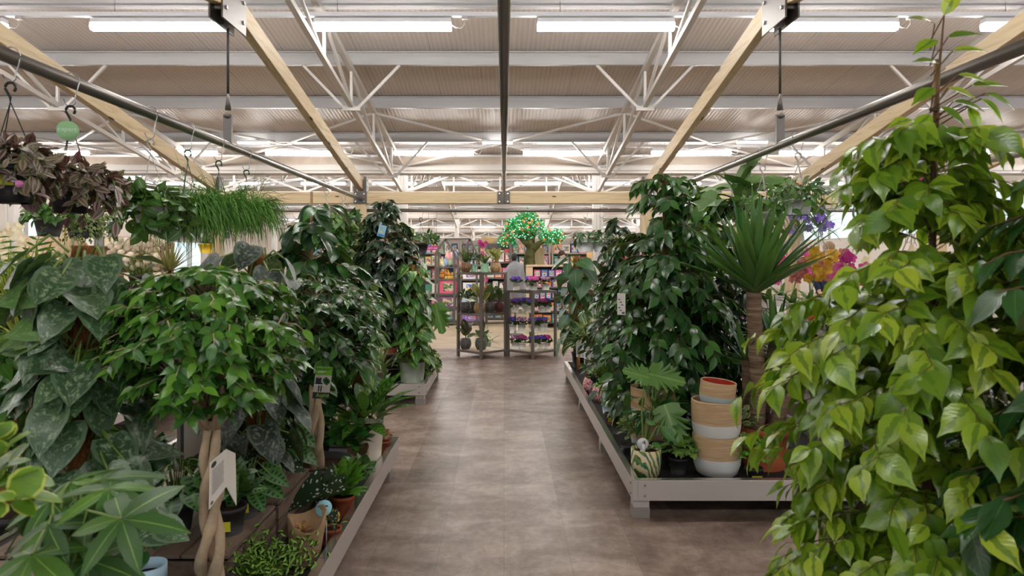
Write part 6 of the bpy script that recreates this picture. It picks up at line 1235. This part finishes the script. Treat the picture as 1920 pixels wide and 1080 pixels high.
for (x0,x1,Y,lab,top) in ((-4.6,-2.9,17.5,'the far left aisle shelf by the column',1.75),(-9.4,-7.6,15.2,'the dark wood jar shelf at left',1.85),(3.2,5.0,21,'the far aisle shelf behind the toy counter',1.8),(3.0,5.6,17.5,'the far right aisle shelf',1.8),(-6.4,-4.2,21,'the far aisle shelf behind the spiky dracaena',1.7),(5.2,7.0,22,'the far right back shelf',1.7)):
    zs=[.25,.6,.95,1.3,top-.1] ; shelving('stock_shelf','tall stock shelf, '+lab.replace('the ','',1),x0,x1,Y,Y+.45,zs,top,True,mat=plain((104,84,74),.6) if k==1 else plain((170,160,152),.6)); n=int((x1-x0)/.22)
    for j,z in enumerate(zs[1:]): 
        cs=[[('white',(232,228,222)),('grey',(120,118,120)),('cream',(222,206,176)),('pale green',(176,200,176))],cols,[('brown',(120,86,66)),('cream',(228,214,190)),('white',(236,232,226))],cols[::-1]][(j+k)%4]
        goods(x0+.03,x1-.03,Y+.12,z,.22,cs,'level %d of %s'%(j+2,['column-side far left shelf','dark jar shelf at left','shelf behind toy counter','far right shelf','shelf behind spiky dracaena','shelf at far right back'][k]),'stock_pack',n=min(n,9),dep=.15,pict=False,grp='packs on the far shelves')
    k+=1
t=thing('sale_sign','magenta hanging sign with white lettering beyond the black hanging pot','sign',W(810,465,18.5)); o=W(811,465,18.5); obj('panel',MB().box(o,(20/F*18.5,.02,8/F*18.5)),plain((186,30,130),.5),t); text("can't see",t,o+Vector((0,-.012,0)),.075,plain((246,230,240),.5)); 
for q in(-.11,.11): obj('wire',MB().tube([o+Vector((q,0,.05)),(o[0]+q,o[1],zr(o[1]))],.004,4),M_wire,t)
t=thing('promo_banner','red and yellow promotional banner left of the magenta sign','sign',W(772,460,18.6)); o=W(772,460,18.6); obj('panel',MB().box(o,(18/F*18.6,.02,14/F*18.6)),plain((190,46,40),.5),t); obj('band',MB().box(o+Vector((0,-.012,-.07)),(18/F*18.6,.004,.05)),plain((236,200,60),.5),t); obj('pole',MB().b2((o[0]-.02,o[1]+.02,0),(o[0]+.02,o[1]+.05,o[2])),M_grey,t)
# cream silk flowers, left
t=thing('silk_bouquet','large cream artificial blossoms in a dark vase, far left beyond the figs','flower arrangement',W(265,520,9.6)); c=np.array(W(265,475,9.6)); pot(t,(c[0],c[1],.9),.16,.36,M_black,soil=False); m=MB(); s_=MB(); 
for i in range(110): p=c+nrm(rng.normal(0,1,3))*rng.random()**.4*np.array((.45,.3,.25)); m.ball(p,(.05,.05,.045),8); s_.tube([(c[0],c[1],1.1),p],.004,4)
obj('blossom',m,plain((236,222,198),.85,0,.1,.1),t)['kind']='stuff'; obj('stem',s_,B_green,t)
t=thing('display_plinth','dark square plinth under the cream silk bouquet','plinth',(c[0],c[1],0)); obj('plinth',MB().b2((c[0]-.3,c[1]-.3,0),(c[0]+.3,c[1]+.3,.9)),M_dark,t,bevel=.01)
for px,py,d,lab in((20,450,9,'left edge'),(80,470,8.5,'left, by the white column')):
    t=thing('silk_orchid','white silk orchids on a tall stand at the %s'%lab,'flower arrangement',W(px,py,d)); c=np.array(W(px,py,d)); pot(t,(c[0],c[1],.0),.16,.8,M_pot_white,rim=False); m=MB()
    for i in range(22): flower(m,c+rng.normal(0,.14,3),5,.07,(rng.normal(0,.5),-1,0))
    obj('blossom',m,P_white,t)['kind']='stuff'; obj('stem',MB().tube([(c[0],c[1],.75),tuple(c)],.008,5),B_green,t)
# ================================================================== daylight, camera, view
w=bpy.data.worlds.new('daylight'); SC.world=w; w.use_nodes=True
bg=w.node_tree.nodes['Background']; bg.inputs[0].default_value=(.86,.93,1,1); bg.inputs[1].default_value=.7
cam=bpy.data.cameras.new('camera'); co=bpy.data.objects.new('camera',cam); COL.objects.link(co)
co.location=(0,0,H); co.rotation_euler=(pi/2,0,0); cam.sensor_width=36; cam.lens=24
cam.shift_x=15/1920; cam.shift_y=-58/1920; cam.clip_end=200
cam.dof.use_dof=True; cam.dof.focus_distance=7.0; cam.dof.aperture_fstop=5.0
SC.camera=co
SC.view_settings.view_transform='Standard'; SC.view_settings.look='None'; SC.view_settings.gamma=1; SC.view_settings.use_curve_mapping=False
SC.view_settings.exposure=1.24
c=SC.cycles; c.max_bounces=6; c.diffuse_bounces=4; c.glossy_bounces=2; c.transmission_bounces=3; c.transparent_max_bounces=4
c.caustics_reflective=False; c.caustics_refractive=False; c.sample_clamp_indirect=3.0; c.use_light_tree=True
c.use_adaptive_sampling=True; c.adaptive_threshold=.02; c.use_denoising=True
